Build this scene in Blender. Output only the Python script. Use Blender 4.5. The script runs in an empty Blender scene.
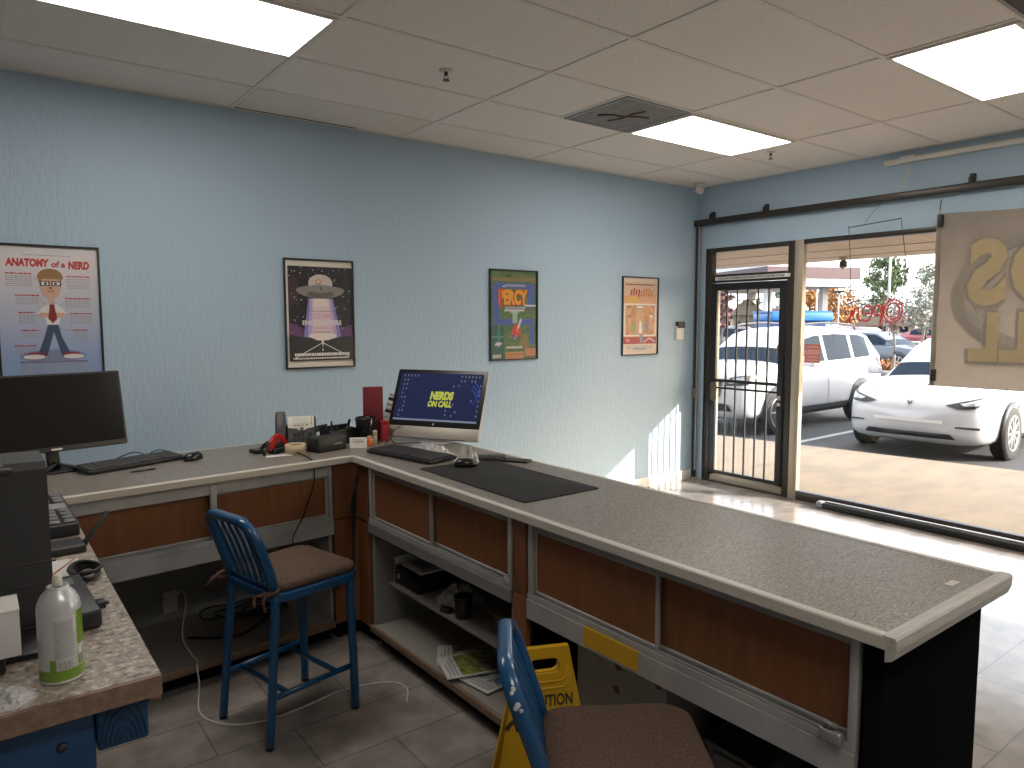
import bpy, bmesh, math, random
from mathutils import Vector, Matrix, Euler
from mathutils.bvhtree import BVHTree
random.seed(7)
PI = math.pi
SC = bpy.context.scene
COL = SC.collection
R = math.radians
SKY, SUN, EXPO, LAMPS = .36, 5.6, 1.22, 5.2

# ---------------------------------------------------------------- materials
def nd(nt, t, **kw):
    n = nt.nodes.new(t)
    for k, v in kw.items():
        if k in n.inputs.keys(): n.inputs[k].default_value = v
        else: setattr(n, k, v)
    return n
def c4(c): return (c[0], c[1], c[2], 1)
def srgb(r, g, b):
    f = lambda v: (v/255/12.92) if v/255 <= .04045 else ((v/255+.055)/1.055)**2.4
    return (f(r), f(g), f(b))
def mat(name, col, rough=.5, metal=0, noise=None, bump=None, spec=.5, emit=None, coat=0):
    """noise=(scale, colour2, stretch, lo, hi)   bump=(scale, strength, stretch)"""
    m = bpy.data.materials.new(name); m.use_nodes = True
    nt = m.node_tree; b = nt.nodes['Principled BSDF']
    b.inputs['Base Color'].default_value = c4(col); b.inputs['Roughness'].default_value = rough
    b.inputs['Metallic'].default_value = metal; b.inputs['Specular IOR Level'].default_value = spec
    b.inputs['Coat Weight'].default_value = coat
    if emit:
        b.inputs['Emission Color'].default_value = c4(emit[0]); b.inputs['Emission Strength'].default_value = emit[1]
    def tex(scale, stretch, detail=5):
        tc = nd(nt, 'ShaderNodeTexCoord'); mp = nd(nt, 'ShaderNodeMapping')
        mp.inputs['Scale'].default_value = stretch
        nt.links.new(tc.outputs['Object'], mp.inputs['Vector'])
        n = nd(nt, 'ShaderNodeTexNoise'); n.inputs['Scale'].default_value = scale; n.inputs['Detail'].default_value = detail
        n.inputs['Roughness'].default_value = .6
        nt.links.new(mp.outputs['Vector'], n.inputs['Vector']); return n
    if noise:
        n = tex(noise[0], noise[2]); r = nd(nt, 'ShaderNodeValToRGB')
        r.color_ramp.elements[0].position = noise[3]; r.color_ramp.elements[1].position = noise[4]
        r.color_ramp.elements[0].color = c4(noise[1]); r.color_ramp.elements[1].color = c4(col)
        nt.links.new(n.outputs['Fac'], r.inputs['Fac']); nt.links.new(r.outputs['Color'], b.inputs['Base Color'])
    if bump:
        n = tex(bump[0], bump[2], 3); bp = nd(nt, 'ShaderNodeBump')
        bp.inputs['Strength'].default_value = bump[1]; bp.inputs['Distance'].default_value = .01
        nt.links.new(n.outputs['Fac'], bp.inputs['Height']); nt.links.new(bp.outputs['Normal'], b.inputs['Normal'])
    return m
def glassmat(name, tint=(1, 1, 1), refl=.06):
    m = bpy.data.materials.new(name); m.use_nodes = True; nt = m.node_tree; nt.nodes.clear()
    o = nd(nt, 'ShaderNodeOutputMaterial'); t = nd(nt, 'ShaderNodeBsdfTransparent'); g = nd(nt, 'ShaderNodeBsdfGlossy')
    t.inputs['Color'].default_value = c4(tint); g.inputs['Roughness'].default_value = .02
    f0 = nd(nt, 'ShaderNodeLayerWeight'); f0.inputs['Blend'].default_value = .5
    f1 = nd(nt, 'ShaderNodeMath', operation='POWER'); f1.inputs[1].default_value = 4.5; nt.links.new(f0.outputs['Facing'], f1.inputs[0])
    f = nd(nt, 'ShaderNodeMath', operation='MULTIPLY_ADD'); f.inputs[1].default_value = .75; f.inputs[2].default_value = refl*.4; nt.links.new(f1.outputs[0], f.inputs[0])
    mx = nd(nt, 'ShaderNodeMixShader')
    nt.links.new(f.outputs[0], mx.inputs[0]); nt.links.new(t.outputs[0], mx.inputs[1]); nt.links.new(g.outputs[0], mx.inputs[2])
    nt.links.new(mx.outputs[0], o.inputs['Surface']); return m
def brickmat(name, c1, c2, mort, w, h, off, rough, msize=.004, nscale=6, bump=.15):
    m = bpy.data.materials.new(name); m.use_nodes = True; nt = m.node_tree; b = nt.nodes['Principled BSDF']
    tc = nd(nt, 'ShaderNodeTexCoord'); mp = nd(nt, 'ShaderNodeMapping'); mp.inputs['Location'].default_value = (-.08, -.065, 0)
    nt.links.new(tc.outputs['Object'], mp.inputs['Vector'])
    br = nd(nt, 'ShaderNodeTexBrick'); br.offset = off; br.inputs['Scale'].default_value = 1
    br.inputs['Brick Width'].default_value = w; br.inputs['Row Height'].default_value = h; br.inputs['Mortar Size'].default_value = msize
    br.inputs['Mortar'].default_value = c4(mort); br.inputs['Color1'].default_value = c4(c1); br.inputs['Color2'].default_value = c4(c2)
    nt.links.new(mp.outputs[0], br.inputs['Vector'])
    n = nd(nt, 'ShaderNodeTexNoise'); n.inputs['Scale'].default_value = nscale; n.inputs['Detail'].default_value = 6
    nt.links.new(tc.outputs['Object'], n.inputs['Vector'])
    r = nd(nt, 'ShaderNodeValToRGB'); r.color_ramp.elements[0].position = .3; r.color_ramp.elements[1].position = .7
    r.color_ramp.elements[0].color = (.62, .6, .58, 1); r.color_ramp.elements[1].color = (1.15, 1.15, 1.15, 1)
    nt.links.new(n.outputs['Fac'], r.inputs['Fac'])
    mx = nd(nt, 'ShaderNodeMix', data_type='RGBA', blend_type='MULTIPLY'); mx.inputs[0].default_value = 1
    nt.links.new(br.outputs['Color'], mx.inputs[6]); nt.links.new(r.outputs['Color'], mx.inputs[7])
    nt.links.new(mx.outputs[2], b.inputs['Base Color']); b.inputs['Roughness'].default_value = rough
    bp = nd(nt, 'ShaderNodeBump'); bp.inputs['Strength'].default_value = bump; bp.inputs['Distance'].default_value = .004; bp.invert = True
    nt.links.new(br.outputs['Fac'], bp.inputs['Height']); nt.links.new(bp.outputs['Normal'], b.inputs['Normal'])
    return m
def speckle(name, base, dark, light, scale, rough):
    m = bpy.data.materials.new(name); m.use_nodes = True; nt = m.node_tree; b = nt.nodes['Principled BSDF']
    tc = nd(nt, 'ShaderNodeTexCoord')
    a = nd(nt, 'ShaderNodeTexNoise'); a.inputs['Scale'].default_value = scale; a.inputs['Detail'].default_value = 5; a.inputs['Roughness'].default_value = .65
    nt.links.new(tc.outputs['Object'], a.inputs['Vector'])
    r = nd(nt, 'ShaderNodeValToRGB'); e = r.color_ramp.elements
    e[0].position = .34; e[0].color = c4(dark); e[1].position = .62; e[1].color = c4(light)
    x = e.new(.44); x.color = c4(base); x = e.new(.54); x.color = c4([v*1.15 for v in base])
    nt.links.new(a.outputs['Fac'], r.inputs['Fac']); nt.links.new(r.outputs['Color'], b.inputs['Base Color'])
    b.inputs['Roughness'].default_value = rough; return m

# ---------------------------------------------------------------- mesh builder
class MB:
    def __init__(s): s.v = []; s.f = []; s.mi = []; s.sm = []
    def add(s, vs, fs, mi=0, sm=False, mtx=None):
        o = len(s.v)
        s.v += [tuple(mtx @ Vector(v)) if mtx else tuple(v) for v in vs]
        for f in fs: s.f.append([o+i for i in f]); s.mi.append(mi); s.sm.append(sm)
        return s
    def box(s, a, b, mi=0, bev=0, mtx=None, seg=2):
        """box from corner a to corner b"""
        lo = [min(a[i], b[i]) for i in range(3)]; hi = [max(a[i], b[i]) for i in range(3)]
        if not bev:
            v = [(x, y, z) for x in (lo[0], hi[0]) for y in (lo[1], hi[1]) for z in (lo[2], hi[2])]
            return s.add(v, [(0, 1, 3, 2), (4, 6, 7, 5), (0, 4, 5, 1), (2, 3, 7, 6), (0, 2, 6, 4), (1, 5, 7, 3)], mi, False, mtx)
        bm = bmesh.new(); bmesh.ops.create_cube(bm, size=1)
        for v in bm.verts: v.co = Vector([(lo[i]+hi[i])/2 + v.co[i]*(hi[i]-lo[i]) for i in range(3)])
        bmesh.ops.bevel(bm, geom=bm.edges[:], offset=bev, segments=seg, affect='EDGES', profile=.5)
        return s.bm(bm, mi, True, mtx)
    def bm(s, bm, mi=0, sm=False, mtx=None):
        bm.verts.index_update()
        s.add([v.co.copy() for v in bm.verts], [[v.index for v in f.verts] for f in bm.faces], mi, sm, mtx); bm.free(); return s
    def prism(s, poly, z0, z1, mi=0, mtx=None, bev=0):
        n = len(poly)
        if bev:
            bm = bmesh.new(); vs = [bm.verts.new((p[0], p[1], z0)) for p in poly]; f = bm.faces.new(vs)
            r = bmesh.ops.extrude_face_region(bm, geom=[f])
            for v in r['geom']:
                if isinstance(v, bmesh.types.BMVert): v.co.z = z1
            bmesh.ops.recalc_face_normals(bm, faces=bm.faces[:])
            ed = [e for e in bm.edges if abs(e.verts[0].co.z-e.verts[1].co.z) < 1e-6]
            bmesh.ops.bevel(bm, geom=ed, offset=bev, segments=3, affect='EDGES', profile=.5)
            return s.bm(bm, mi, True, mtx)
        v = [(p[0], p[1], z0) for p in poly]+[(p[0], p[1], z1) for p in poly]
        ar = sum(poly[i][0]*poly[(i+1) % n][1]-poly[(i+1) % n][0]*poly[i][1] for i in range(n))
        fs = [list(range(n-1, -1, -1)), list(range(n, 2*n))]+[(i, (i+1) % n, n+(i+1) % n, n+i) for i in range(n)]
        if ar < 0: fs = [f[::-1] for f in fs]
        return s.add(v, fs, mi, False, mtx)
    def sweep(s, path, sec, up=(0, 0, 1), mi=0, closed=False, sm=True, caps=True, mtx=None, scale=None):
        """sec = closed 2D section (a along side, b along up)"""
        P = [Vector(p) for p in path]; n = len(P); k = len(sec); vs = []; upv = Vector(up)
        for i in range(n):
            t = (P[(i+1) % n]-P[i-1]) if closed else (P[min(i+1, n-1)]-P[max(i-1, 0)])
            t.normalize(); sd = t.cross(upv)
            if sd.length < 1e-4: sd = t.cross(Vector((1, 0, 0)))
            sd.normalize(); u = sd.cross(t)
            q = scale[i] if scale else 1
            vs += [P[i]+sd*a*q+u*b*q for a, b in sec]
        fs = []
        for i in range(n if closed else n-1):
            for j in range(k):
                a = i*k+j; b = i*k+(j+1) % k; c = ((i+1) % n)*k+(j+1) % k; d = ((i+1) % n)*k+j
                fs.append((a, d, c, b))
        s.add(vs, fs, mi, sm, mtx)
        if caps and not closed:
            o = len(s.v)-n*k
            s.f.append([o+j for j in range(k)]); s.mi.append(mi); s.sm.append(False)
            s.f.append([o+(n-1)*k+j for j in range(k-1, -1, -1)]); s.mi.append(mi); s.sm.append(False)
        return s
    def tube(s, path, r, n=8, mi=0, closed=False, mtx=None, scale=None, up=(0, 0, 1)):
        return s.sweep(path, [(r*math.cos(2*PI*i/n), r*math.sin(2*PI*i/n)) for i in range(n)], up, mi, closed, True, True, mtx, scale)
    def lathe(s, prof, n=24, mi=0, mtx=None, sm=True):
        """profile of (r, z) from bottom to top"""
        k = len(prof); vs = []; fs = []
        for i in range(n):
            a = 2*PI*i/n
            vs += [(r*math.cos(a), r*math.sin(a), z) for r, z in prof]
        for i in range(n):
            for j in range(k-1):
                a = i*k+j; b = ((i+1) % n)*k+j
                fs.append((a, b, b+1, a+1))
        s.add(vs, fs, mi, sm, mtx)
        o = len(s.v)-n*k
        if prof[0][0] > 1e-5: s.f.append([o+i*k for i in range(n-1, -1, -1)]); s.mi.append(mi); s.sm.append(False)
        if prof[-1][0] > 1e-5: s.f.append([o+i*k+k-1 for i in range(n)]); s.mi.append(mi); s.sm.append(False)
        return s
    def loft(s, rings, mi=0, sm=True, cap=True, mtx=None):
        k = len(rings[0]); vs = [p for r in rings for p in r]; fs = []
        for i in range(len(rings)-1):
            for j in range(k):
                fs.append((i*k+j, i*k+(j+1) % k, (i+1)*k+(j+1) % k, (i+1)*k+j))
        if cap: fs += [list(range(k-1, -1, -1)), [(len(rings)-1)*k+j for j in range(k)]]
        return s.add(vs, fs, mi, sm, mtx)
    def text(s, body, size, mi=0, mtx=None, bold=0, align='CENTER', shear=0, space=1, xs=1, thick=0, fit=None):
        cu = bpy.data.curves.new('t', 'FONT'); cu.body = body; cu.size = size; cu.offset = bold; cu.align_x = align; cu.align_y = 'CENTER'
        cu.shear = shear; cu.space_character = space; cu.resolution_u = 3; cu.extrude = thick
        o = bpy.data.objects.new('t', cu); COL.objects.link(o)
        bpy.context.view_layer.update()
        me = o.evaluated_get(bpy.context.evaluated_depsgraph_get()).to_mesh()
        if fit:
            xx = [v.co.x for v in me.vertices]; yy = [v.co.y for v in me.vertices]; a = fit[0]/(max(xx)-min(xx)); b = fit[1]/(max(yy)-min(yy))
            sc = Matrix.Diagonal((a, b, 1, 1)) @ T(-(max(xx)+min(xx))/2, -(max(yy)+min(yy))/2, 0)
        else: sc = Matrix.Diagonal((xs, 1, 1, 1))
        s.add([v.co.copy() for v in me.vertices], [list(p.vertices) for p in me.polygons], mi, False, (mtx @ sc) if mtx else sc)
        bpy.data.objects.remove(o); bpy.data.curves.remove(cu); return s
    def build(s, name, mats, parent=None, flip=True):
        me = bpy.data.meshes.new(name); me.from_pydata(s.v, [], s.f)
        for m in (mats if isinstance(mats, (list, tuple)) else [mats]): me.materials.append(m)
        me.polygons.foreach_set('material_index', s.mi); me.polygons.foreach_set('use_smooth', s.sm)
        if flip:
            b = bmesh.new(); b.from_mesh(me); bmesh.ops.recalc_face_normals(b, faces=b.faces[:]); b.to_mesh(me); b.free()
        me.update()
        o = bpy.data.objects.new(name, me); COL.objects.link(o)
        if parent: o.parent = parent
        return o
def T(x=0, y=0, z=0): return Matrix.Translation((x, y, z))
def RX(a): return Matrix.Rotation(R(a), 4, 'X')
def RY(a): return Matrix.Rotation(R(a), 4, 'Y')
def RZ(a): return Matrix.Rotation(R(a), 4, 'Z')
def tag(o, label, cat, group=None, kind=None):
    o['label'] = label; o['category'] = cat
    if group: o['group'] = group
    if kind: o['kind'] = kind
    return o
def thing(name, label, cat, loc=(0, 0, 0), rz=0, group=None):
    o = bpy.data.objects.new(name, None); COL.objects.link(o); o.location = loc; o.rotation_euler = (0, 0, R(rz))
    o.empty_display_size = .05
    return tag(o, label, cat, group)
def struct(o, label=None):
    o['kind'] = 'structure'
    if label: o['label'] = label
    return o
def kids(o): return [c for c in bpy.data.objects if c.parent == o]
def attach(o, parent):
    bpy.context.view_layer.update()
    o.parent = parent; o.matrix_parent_inverse = parent.matrix_world.inverted()
    for k in ('label', 'category'):
        if k in o: del o[k]
    return o
def dup(o, loc, rz=None, label=None, parent=None):
    c = o.copy(); COL.objects.link(c)
    if parent: c.parent = parent
    else:
        c.location = loc
        if rz is not None: c.rotation_euler = (0, 0, R(rz))
        if label: c['label'] = label
    for k in kids(o): dup(k, None, parent=c)
    return c
def rrect(w, h, r, n=5, cx=0, cy=0):
    p = []
    for (sx, sy, a0) in ((1, 1, 0), (-1, 1, 90), (-1, -1, 180), (1, -1, 270)):
        for i in range(n+1):
            a = R(a0+90*i/n); p.append((cx+sx*(w/2-r)+r*math.cos(a), cy+sy*(h/2-r)+r*math.sin(a)))
    return p
def arc(cx, cy, rx, ry, a0, a1, n=16): return [(cx+rx*math.cos(R(a0+(a1-a0)*i/n)), cy+ry*math.sin(R(a0+(a1-a0)*i/n))) for i in range(n+1)]
def bez(p, n=12):
    """Catmull-Rom through points"""
    P = [Vector(q) for q in p]; P = [P[0]*2-P[1]]+P+[P[-1]*2-P[-2]]; out = []
    for i in range(1, len(P)-2):
        for j in range(n):
            t = j/n; a, b, c, d = P[i-1:i+3]
            out.append(.5*((2*b)+(c-a)*t+(2*a-5*b+4*c-d)*t*t+(3*b-a-3*c+d)*t**3))
    out.append(P[-2]); return out

# ---------------------------------------------------------------- palette
WALL = mat('blue_wall_paint', (.405, .54, .668), .5, bump=(42, .55, (1, 1, .28)), spec=.35)
WALLB = mat('side_wall_paint', (.80, .82, .82), .6)
CEIL = mat('ceiling_tile_board', (.90, .85, .79), .9, noise=(135, (.68, .635, .58), (1, 1, 1), .33, .45), bump=(150, .4, (1, 1, 1)))
CEILP = mat('fresh_ceiling_tile', (.84, .79, .72), .9, noise=(260, (.62, .58, .52), (1, 1, 1), .36, .47))
TBAR = mat('ceiling_grid_enamel', (.80, .76, .70), .5)
FLOOR = brickmat('grey_floor_tile', (.335, .303, .28), (.295, .27, .25), (.20, .183, .17), .6, .3, .5, .20)
WHITE = mat('white_paint', (.75, .74, .72), .5)
CREAM = mat('cream_plastic', (.72, .69, .62), .5)
BRONZE = mat('dark_bronze_aluminium', (.045, .036, .03), .35, .3)
TANAL = mat('weathered_tan_aluminium', (.44, .38, .30), .4, .3)
BLACKM = mat('black_painted_steel', (.012, .012, .013), .4)
BLACKP = mat('black_plastic', (.016, .016, .018), .45)
BLACKG = mat('glossy_black_plastic', (.012, .012, .014), .2)
CHAR = mat('charcoal_plastic', (.04, .04, .042), .5)
GREYP = mat('grey_plastic', (.17, .17, .175), .5)
GLASS = glassmat('clear_glass')
ALU = mat('brushed_aluminium', (.52, .52, .515), .40, .25, noise=(6, (.40, .40, .41), (1, 1, 1), .35, .65))
ALUD = mat('dull_aluminium', (.34, .34, .35), .42, .5)
ORANGE = mat('orange_brown_laminate', (.245, .10, .042), .4, noise=(9, (.195, .074, .029), (6, 6, .7), .35, .7))
GREYIN = mat('grey_cabinet_liner', (.27, .27, .26), .7)
SHELFM = mat('grey_shelf_board', (.27, .255, .235), .6)
EDGEB = mat('brown_shelf_edge', (.20, .13, .085), .5)
KICK = mat('black_toe_kick', (.008, .008, .009), 1.0, spec=0)
LAMI = mat('mottled_taupe_laminate', (.33, .298, .26), .36, noise=(88, (.085, .073, .062), (1, 3.4, 1), .35, .64))
LAMI2 = mat('edge_trim_vinyl', (.56, .53, .48), .45)
ENDT = mat('grey_wood_moulding', (.52, .50, .47), .5, noise=(14, (.42, .40, .38), (.8, 9, 9), .35, .65))
GRAN = speckle('granite_laminate', (.36, .31, .26), (.05, .045, .042), (.66, .62, .55), 62, .35)
GRANE = mat('granite_edge', (.26, .17, .12), .5, noise=(60, (.17, .11, .075), (1, 1, 1), .35, .65))
BLUEW = mat('blue_painted_lumber', (.010, .062, .16), .45, noise=(10, (.006, .040, .11), (1, 1, 8), .3, .7))
BLUEM = mat('blue_enamel_metal', (.008, .075, .20), .28, coat=.3)
CHIP = mat('chipped_bare_metal', (.6, .62, .64), .4)
CUSH = mat('brown_tweed', (.15, .092, .064), .95, noise=(170, (.07, .043, .031), (1, 1, 1), .38, .62), bump=(260, .5, (1, 1, 1)))
TIE = mat('brown_cotton_tie', (.10, .05, .035), .9)
YELL = mat('yellow_plastic', (.62, .36, .008), .4)
YELT = mat('yellow_tape', (.62, .36, .02), .4)
RED = mat('red_plastic', (.42, .015, .02), .35)
MAROON = mat('maroon_board', (.20, .018, .025), .5)
ORNG = mat('orange_plastic', (.75, .20, .05), .4)
PAPER = mat('white_paper', (.72, .71, .69), .8)
PAPG = mat('grey_print', (.30, .30, .31), .8)
TAPE = mat('masking_tape', (.55, .45, .30), .6)
CARD = mat('brown_card', (.22, .15, .09), .8)
CABLE = mat('black_cable', (.012, .012, .013), .5)
WCABLE = mat('white_cable', (.62, .60, .57), .5)
SCREEN = mat('dark_screen', (.008, .008, .009), .16)
# ---------------------------------------------------------------- room shell
XW, YW, ZC = 6.07, 4.83, 3.02
XL, YF = -3.6, -4.2
struct(MB().box((XL-.15, YF-.15, -.2), (XW+.14, YW+.15, 0)).build('floor', FLOOR))
struct(MB().box((XL-.15, YF-.15, ZC), (XW+.14, YW+.15, ZC+.2)).build('ceiling', CEIL))
struct(MB().box((XL-.15, YW, 0), (XW+.14, YW+.15, ZC)).build('wall_back', WALL))
struct(MB().box((XL-.15, YF, 0), (XL, YW, ZC)).build('wall_left', WALLB))
struct(MB().box((XL-.15, YF-.15, 0), (XW+.14, YF, ZC)).build('wall_front', WALLB))
w = MB()
w.box((XW, YF, 2.395), (XW+.14, YW, ZC)).box((XW, 4.725, 0), (XW+.14, YW, 2.395)).box((XW, YF, 0), (XW+.14, -1.9, 2.395))
struct(w.build('wall_right', WALL))
b = MB()
b.box((XL, YW-.014, 0), (XW, YW, .10), bev=.004); struct(b.build('baseboard_back', WHITE))
# ceiling grid
X0, Y0, G = 1.412, 2.51, .6096
g = MB(); tb = .012
for i in range(-4, 4):
    x = X0+2*G*i
    if XL < x < XW: g.box((x-tb, YF, ZC-.006), (x+tb, YW, ZC))
for j in range(-11, 4):
    y = Y0+G*j
    if YF < y < YW: g.box((XL, y-tb, ZC-.0055), (XW, y+tb, ZC))
g.box((X0+3*G-tb, Y0+G, ZC-.006), (X0+3*G+tb, Y0+2*G, ZC)); g.box((X0+3*G-tb, Y0-3*G, ZC-.006), (X0+3*G+tb, Y0-2*G, ZC))
g.box((XL, YW-.02, ZC-.006), (XW, YW, ZC)); g.box((XW-.02, YF, ZC-.006), (XW, YW-.02, ZC))
struct(g.build('trim_1', TBAR))
# a newer, paler tile sitting crooked against the blue wall
t = MB()
t.box((X0+.02, Y0+3*G+.016, ZC-.005), (X0+2*G-.02, YW-.045, ZC-.001)); t.box((X0+.02, YW-.045, ZC-.004), (X0+.85, YW-.004, ZC-.0015), mi=1)
o = t.build('ceiling_tile', [CEILP, BLACKP]); tag(o, 'paler newer ceiling tile against the blue wall with a dark gap along its edge', 'ceiling tile')

DIFF = mat('lit_diffuser', (.8, .78, .72), .5, emit=((1.0, .93, .84), LAMPS))
TUBE = mat('fixture_enamel', (.75, .73, .68), .4)
def light_panel(x, y, label):
    t = thing('ceiling_light', label, 'ceiling light', (x+G, y+G/2, ZC-.012), 0, 'recessed ceiling light panels')
    f = MB(); a, b = G-.012, G/2-.012
    for p, q in (((-a, -b, -.004), (a, -b+.02, .011)), ((-a, b-.02, -.004), (a, b, .011)), ((-a, -b+.02, -.004), (-a+.02, b-.02, .011)), ((a-.02, -b+.02, -.004), (a, b-.02, .011))):
        f.box(p, q)
    f.build('frame', TUBE, t)
    MB().box((-a+.02, -b+.02, 0), (a-.02, b-.02, .008)).build('diffuser', DIFF, t)
    return t
light_panel(X0-2*G, Y0+G, 'lit ceiling panel above the anatomy poster, far from the windows')
light_panel(X0+4*G, Y0+G, 'lit ceiling panel butted against the grey return vent')
light_panel(X0+4*G, Y0-2*G, 'lit ceiling panel near the hanging banner')
for k, (i, j) in enumerate([(4, -5), (-2, -5)]):  # extra lit panels added out of view to brighten the room
    light_panel(X0+i*G, Y0+j*G, 'added unseen ceiling panel behind the camera that brightens the room')
VENTM = mat('grey_vent_filter', (.29, .285, .28), .8, noise=(16, (.21, .20, .20), (1, 1, 1), .35, .65))
def vent(x, y, label, dark=False):
    t = thing('ceiling_vent', label, 'vent', (x+G/2, y+G/2, ZC-.010), 0)
    f = MB(); a = G/2-.012
    for p, q in (((-a, -a), (a, -a+.018)), ((-a, a-.018), (a, a)), ((-a, -a+.018), (-a+.018, a-.018)), ((a-.018, -a+.018), (a, a-.018))):
        f.box((p[0], p[1], -.004), (q[0], q[1], .009))
    f.build('frame', ALUD, t)
    MB().box((-a+.018, -a+.018, .001), (a-.018, a-.018, .009)).build('filter_panel', CHAR if dark else VENTM, t)
    if not dark:
        s = MB(); st = mat('rust_brown_stain', (.12, .085, .075), .9)
        s.tube(bez([(-.17, .10, 0), (-.10, .03, 0), (-.02, .02, 0), (.06, -.03, 0), (.15, -.06, 0)], 5), .009, 6)
        s.tube(bez([(.02, -.15, 0), (0, -.05, 0), (.01, .05, 0), (-.02, .15, 0)], 5), .008, 6); s.build('stain', st, t)
    return t
vent(X0+3*G, Y0+G, 'grey square return vent with a brown streak beside a lit panel')
vent(X0+3*G, Y0-3*G, 'dark square vent at the upper right corner of the photo', True)
CHROME = mat('chrome', (.55, .55, .55), .2, 1)
def sprinkler(x, y, label):
    t = thing('fire_sprinkler', label, 'sprinkler', (x, y, ZC-.0005), 0, 'ceiling fire sprinklers')
    MB().lathe([(.038, 0), (.036, -.006), (.018, -.010), (.016, -.010)], 20).build('escutcheon', CREAM, t)
    h = MB(); h.lathe([(.009, -.006), (.009, -.026), (.006, -.03)], 12)
    for s in (-1, 1): h.tube([(s*.009, 0, -.024), (s*.014, 0, -.036), (s*.003, 0, -.052)], .0025, 6)
    h.build('head', BRONZE, t); MB().lathe([(.019, -.056), (.019, -.053), (.004, -.050)], 16).build('deflector', BRONZE, t)
sprinkler(2.148, 3.425, 'small fire sprinkler in the ceiling tile above the desk phone end')
sprinkler(5.25, 3.465, 'small fire sprinkler near the door corner, beyond the vented light')
t = thing('security_camera', 'white dome security camera in the ceiling corner by the door', 'camera', (5.84, 4.64, ZC-.006))
MB().lathe([(.05, 0), (.05, -.02), (.03, -.03), (.018, -.034)], 24).build('mount', WHITE, t)
m = T(0, 0, -.062) @ RZ(-130) @ RX(68)
MB().lathe([(.001, -.042), (.028, -.042), (.036, -.03), (.036, .03), (.034, .04), (.026, .042)], 24, mtx=m).build('housing', WHITE, t)
MB().lathe([(.026, .041), (.024, .044), (.001, .045)], 20, mtx=m).build('lens', BLACKG, t)

# ---------------------------------------------------------------- window wall: door, windows
XG = XW+.045
def parts_frame(name, boxes, m, parent, bev=.003):
    f = MB()
    for a, b in boxes: f.box(a, b, bev=bev)
    return f.build(name, m, parent)
dr = struct(parts_frame('door_1', [((XW+.005, 4.64, 0), (XW+.068, 4.722, 2.395)), ((XW+.005, 3.73, 0), (XW+.068, 3.795, 2.395)), ((XW+.005, 3.795, 2.352), (XW+.068, 4.64, 2.395)), ((XW+.005, 3.795, 2.045), (XW+.068, 4.64, 2.125)), ((XW+.005, 3.795, 0), (XW+.068, 4.64, .012))], BRONZE, None))
parts_frame('door_frame', [((XW+.02, 4.575, .075), (XW+.06, 4.635, 2.04)), ((XW+.02, 3.80, .075), (XW+.06, 3.85, 2.04)), ((XW+.02, 3.80, 1.985), (XW+.06, 4.635, 2.04)), ((XW+.02, 3.80, .014), (XW+.06, 4.635, .10))], TANAL, dr)
MB().box((XG-.008, 3.85, .10), (XG-.002, 4.575, 1.985)).build('glass', GLASS, dr)
MB().box((XG-.003, 3.795, 2.125), (XG+.003, 4.64, 2.352)).build('transom_glass', GLASS, dr)
t = thing('security_grille', 'black barred security grille on the inside of the glass door', 'grille', (XW-.012, 3.80, .06))
parts_frame('frame', [((0, .765, .04), (.03, .835, 1.975)), ((0, .0, .04), (.03, .062, 1.975)), ((0, .062, 1.905), (.03, .765, 1.975)), ((0, .062, .985), (.03, .765, 1.015)), ((0, .062, .915), (.03, .765, .935)), ((0, .062, .04), (.03, .765, .075))], BLACKM, t)
for k in range(5):
    y = .062+.703*(k+1)/6
    MB().box((.008, y-.007, .075), (.022, y+.007, 1.905)).build('bar', BLACKM, t)
MB().box((-.004, .012, 1.10), (.0, .055, 1.26), bev=.002).build('lock_plate', BLACKM, t)
l = MB().box((-.014, .018, .855), (0, .05, .895), bev=.003).box((-.012, .018, .80), (0, .05, .83), bev=.003).build('lock', ALU, t)
h = MB(); h.prism(rrect(.075, .20, .037, 6), 0, .018, bev=.005, mtx=T(0, .775, .885) @ RY(-90) @ RZ(90))
h.build('pull_plate', mat('taupe_pull', (.13, .105, .085), .5), t)
# lettered strip above the door
t = thing('door_sign', 'narrow lettered strip stuck on the bar above the door', 'sign', (XW+.004, 4.20, 2.085))
MB().box((-.002, -.40, -.018), (0, .40, .018)).build('strip', mat('grey_strip', (.70, .69, .65), .5), t)
MT = RZ(-90) @ RX(90)
MB().text('THIS DOOR TO REMAIN UNLOCKED DURING BUSINESS HOURS', .026, mtx=T(-.003, 0, 0) @ MT, bold=.0006).build('lettering', BLACKP, t)
o = MB().box((XW-.02, 3.765, 2.065), (XW+.005, 3.815, 2.10), bev=.004).build('door_contact', [WHITE]); tag(o, 'small white door contact sensor at the right end of the lettered strip', 'sensor')
# windows
FR = [((XW+.005, 3.645, 0), (XW+.068, 3.728, 2.395)), ((XW+.005, -1.9, 0), (XW+.068, 3.645, .085)), ((XW+.005, -1.9, 2.352), (XW+.068, 3.645, 2.395)), ((XW+.005, .55, .085), (XW+.068, .63, 2.352)), ((XW+.005, -1.9, .085), (XW+.068, -1.82, 2.352))]
wn = struct(parts_frame('window_1', FR[1:], BRONZE, None))
parts_frame('window_mullion', FR[:1], TANAL, wn)
parts_frame('window_stop', [((XW-.002, 3.668, .09), (XW+.004, 3.715, 2.345))], TANAL, wn)
MB().box((XG-.003, .63, .085), (XG+.003, 3.645, 2.352)).build('glass', GLASS, wn)
MB().box((XG-.003, -1.82, .085), (XG+.003, .55, 2.352)).build('glass', GLASS, wn)
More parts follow.
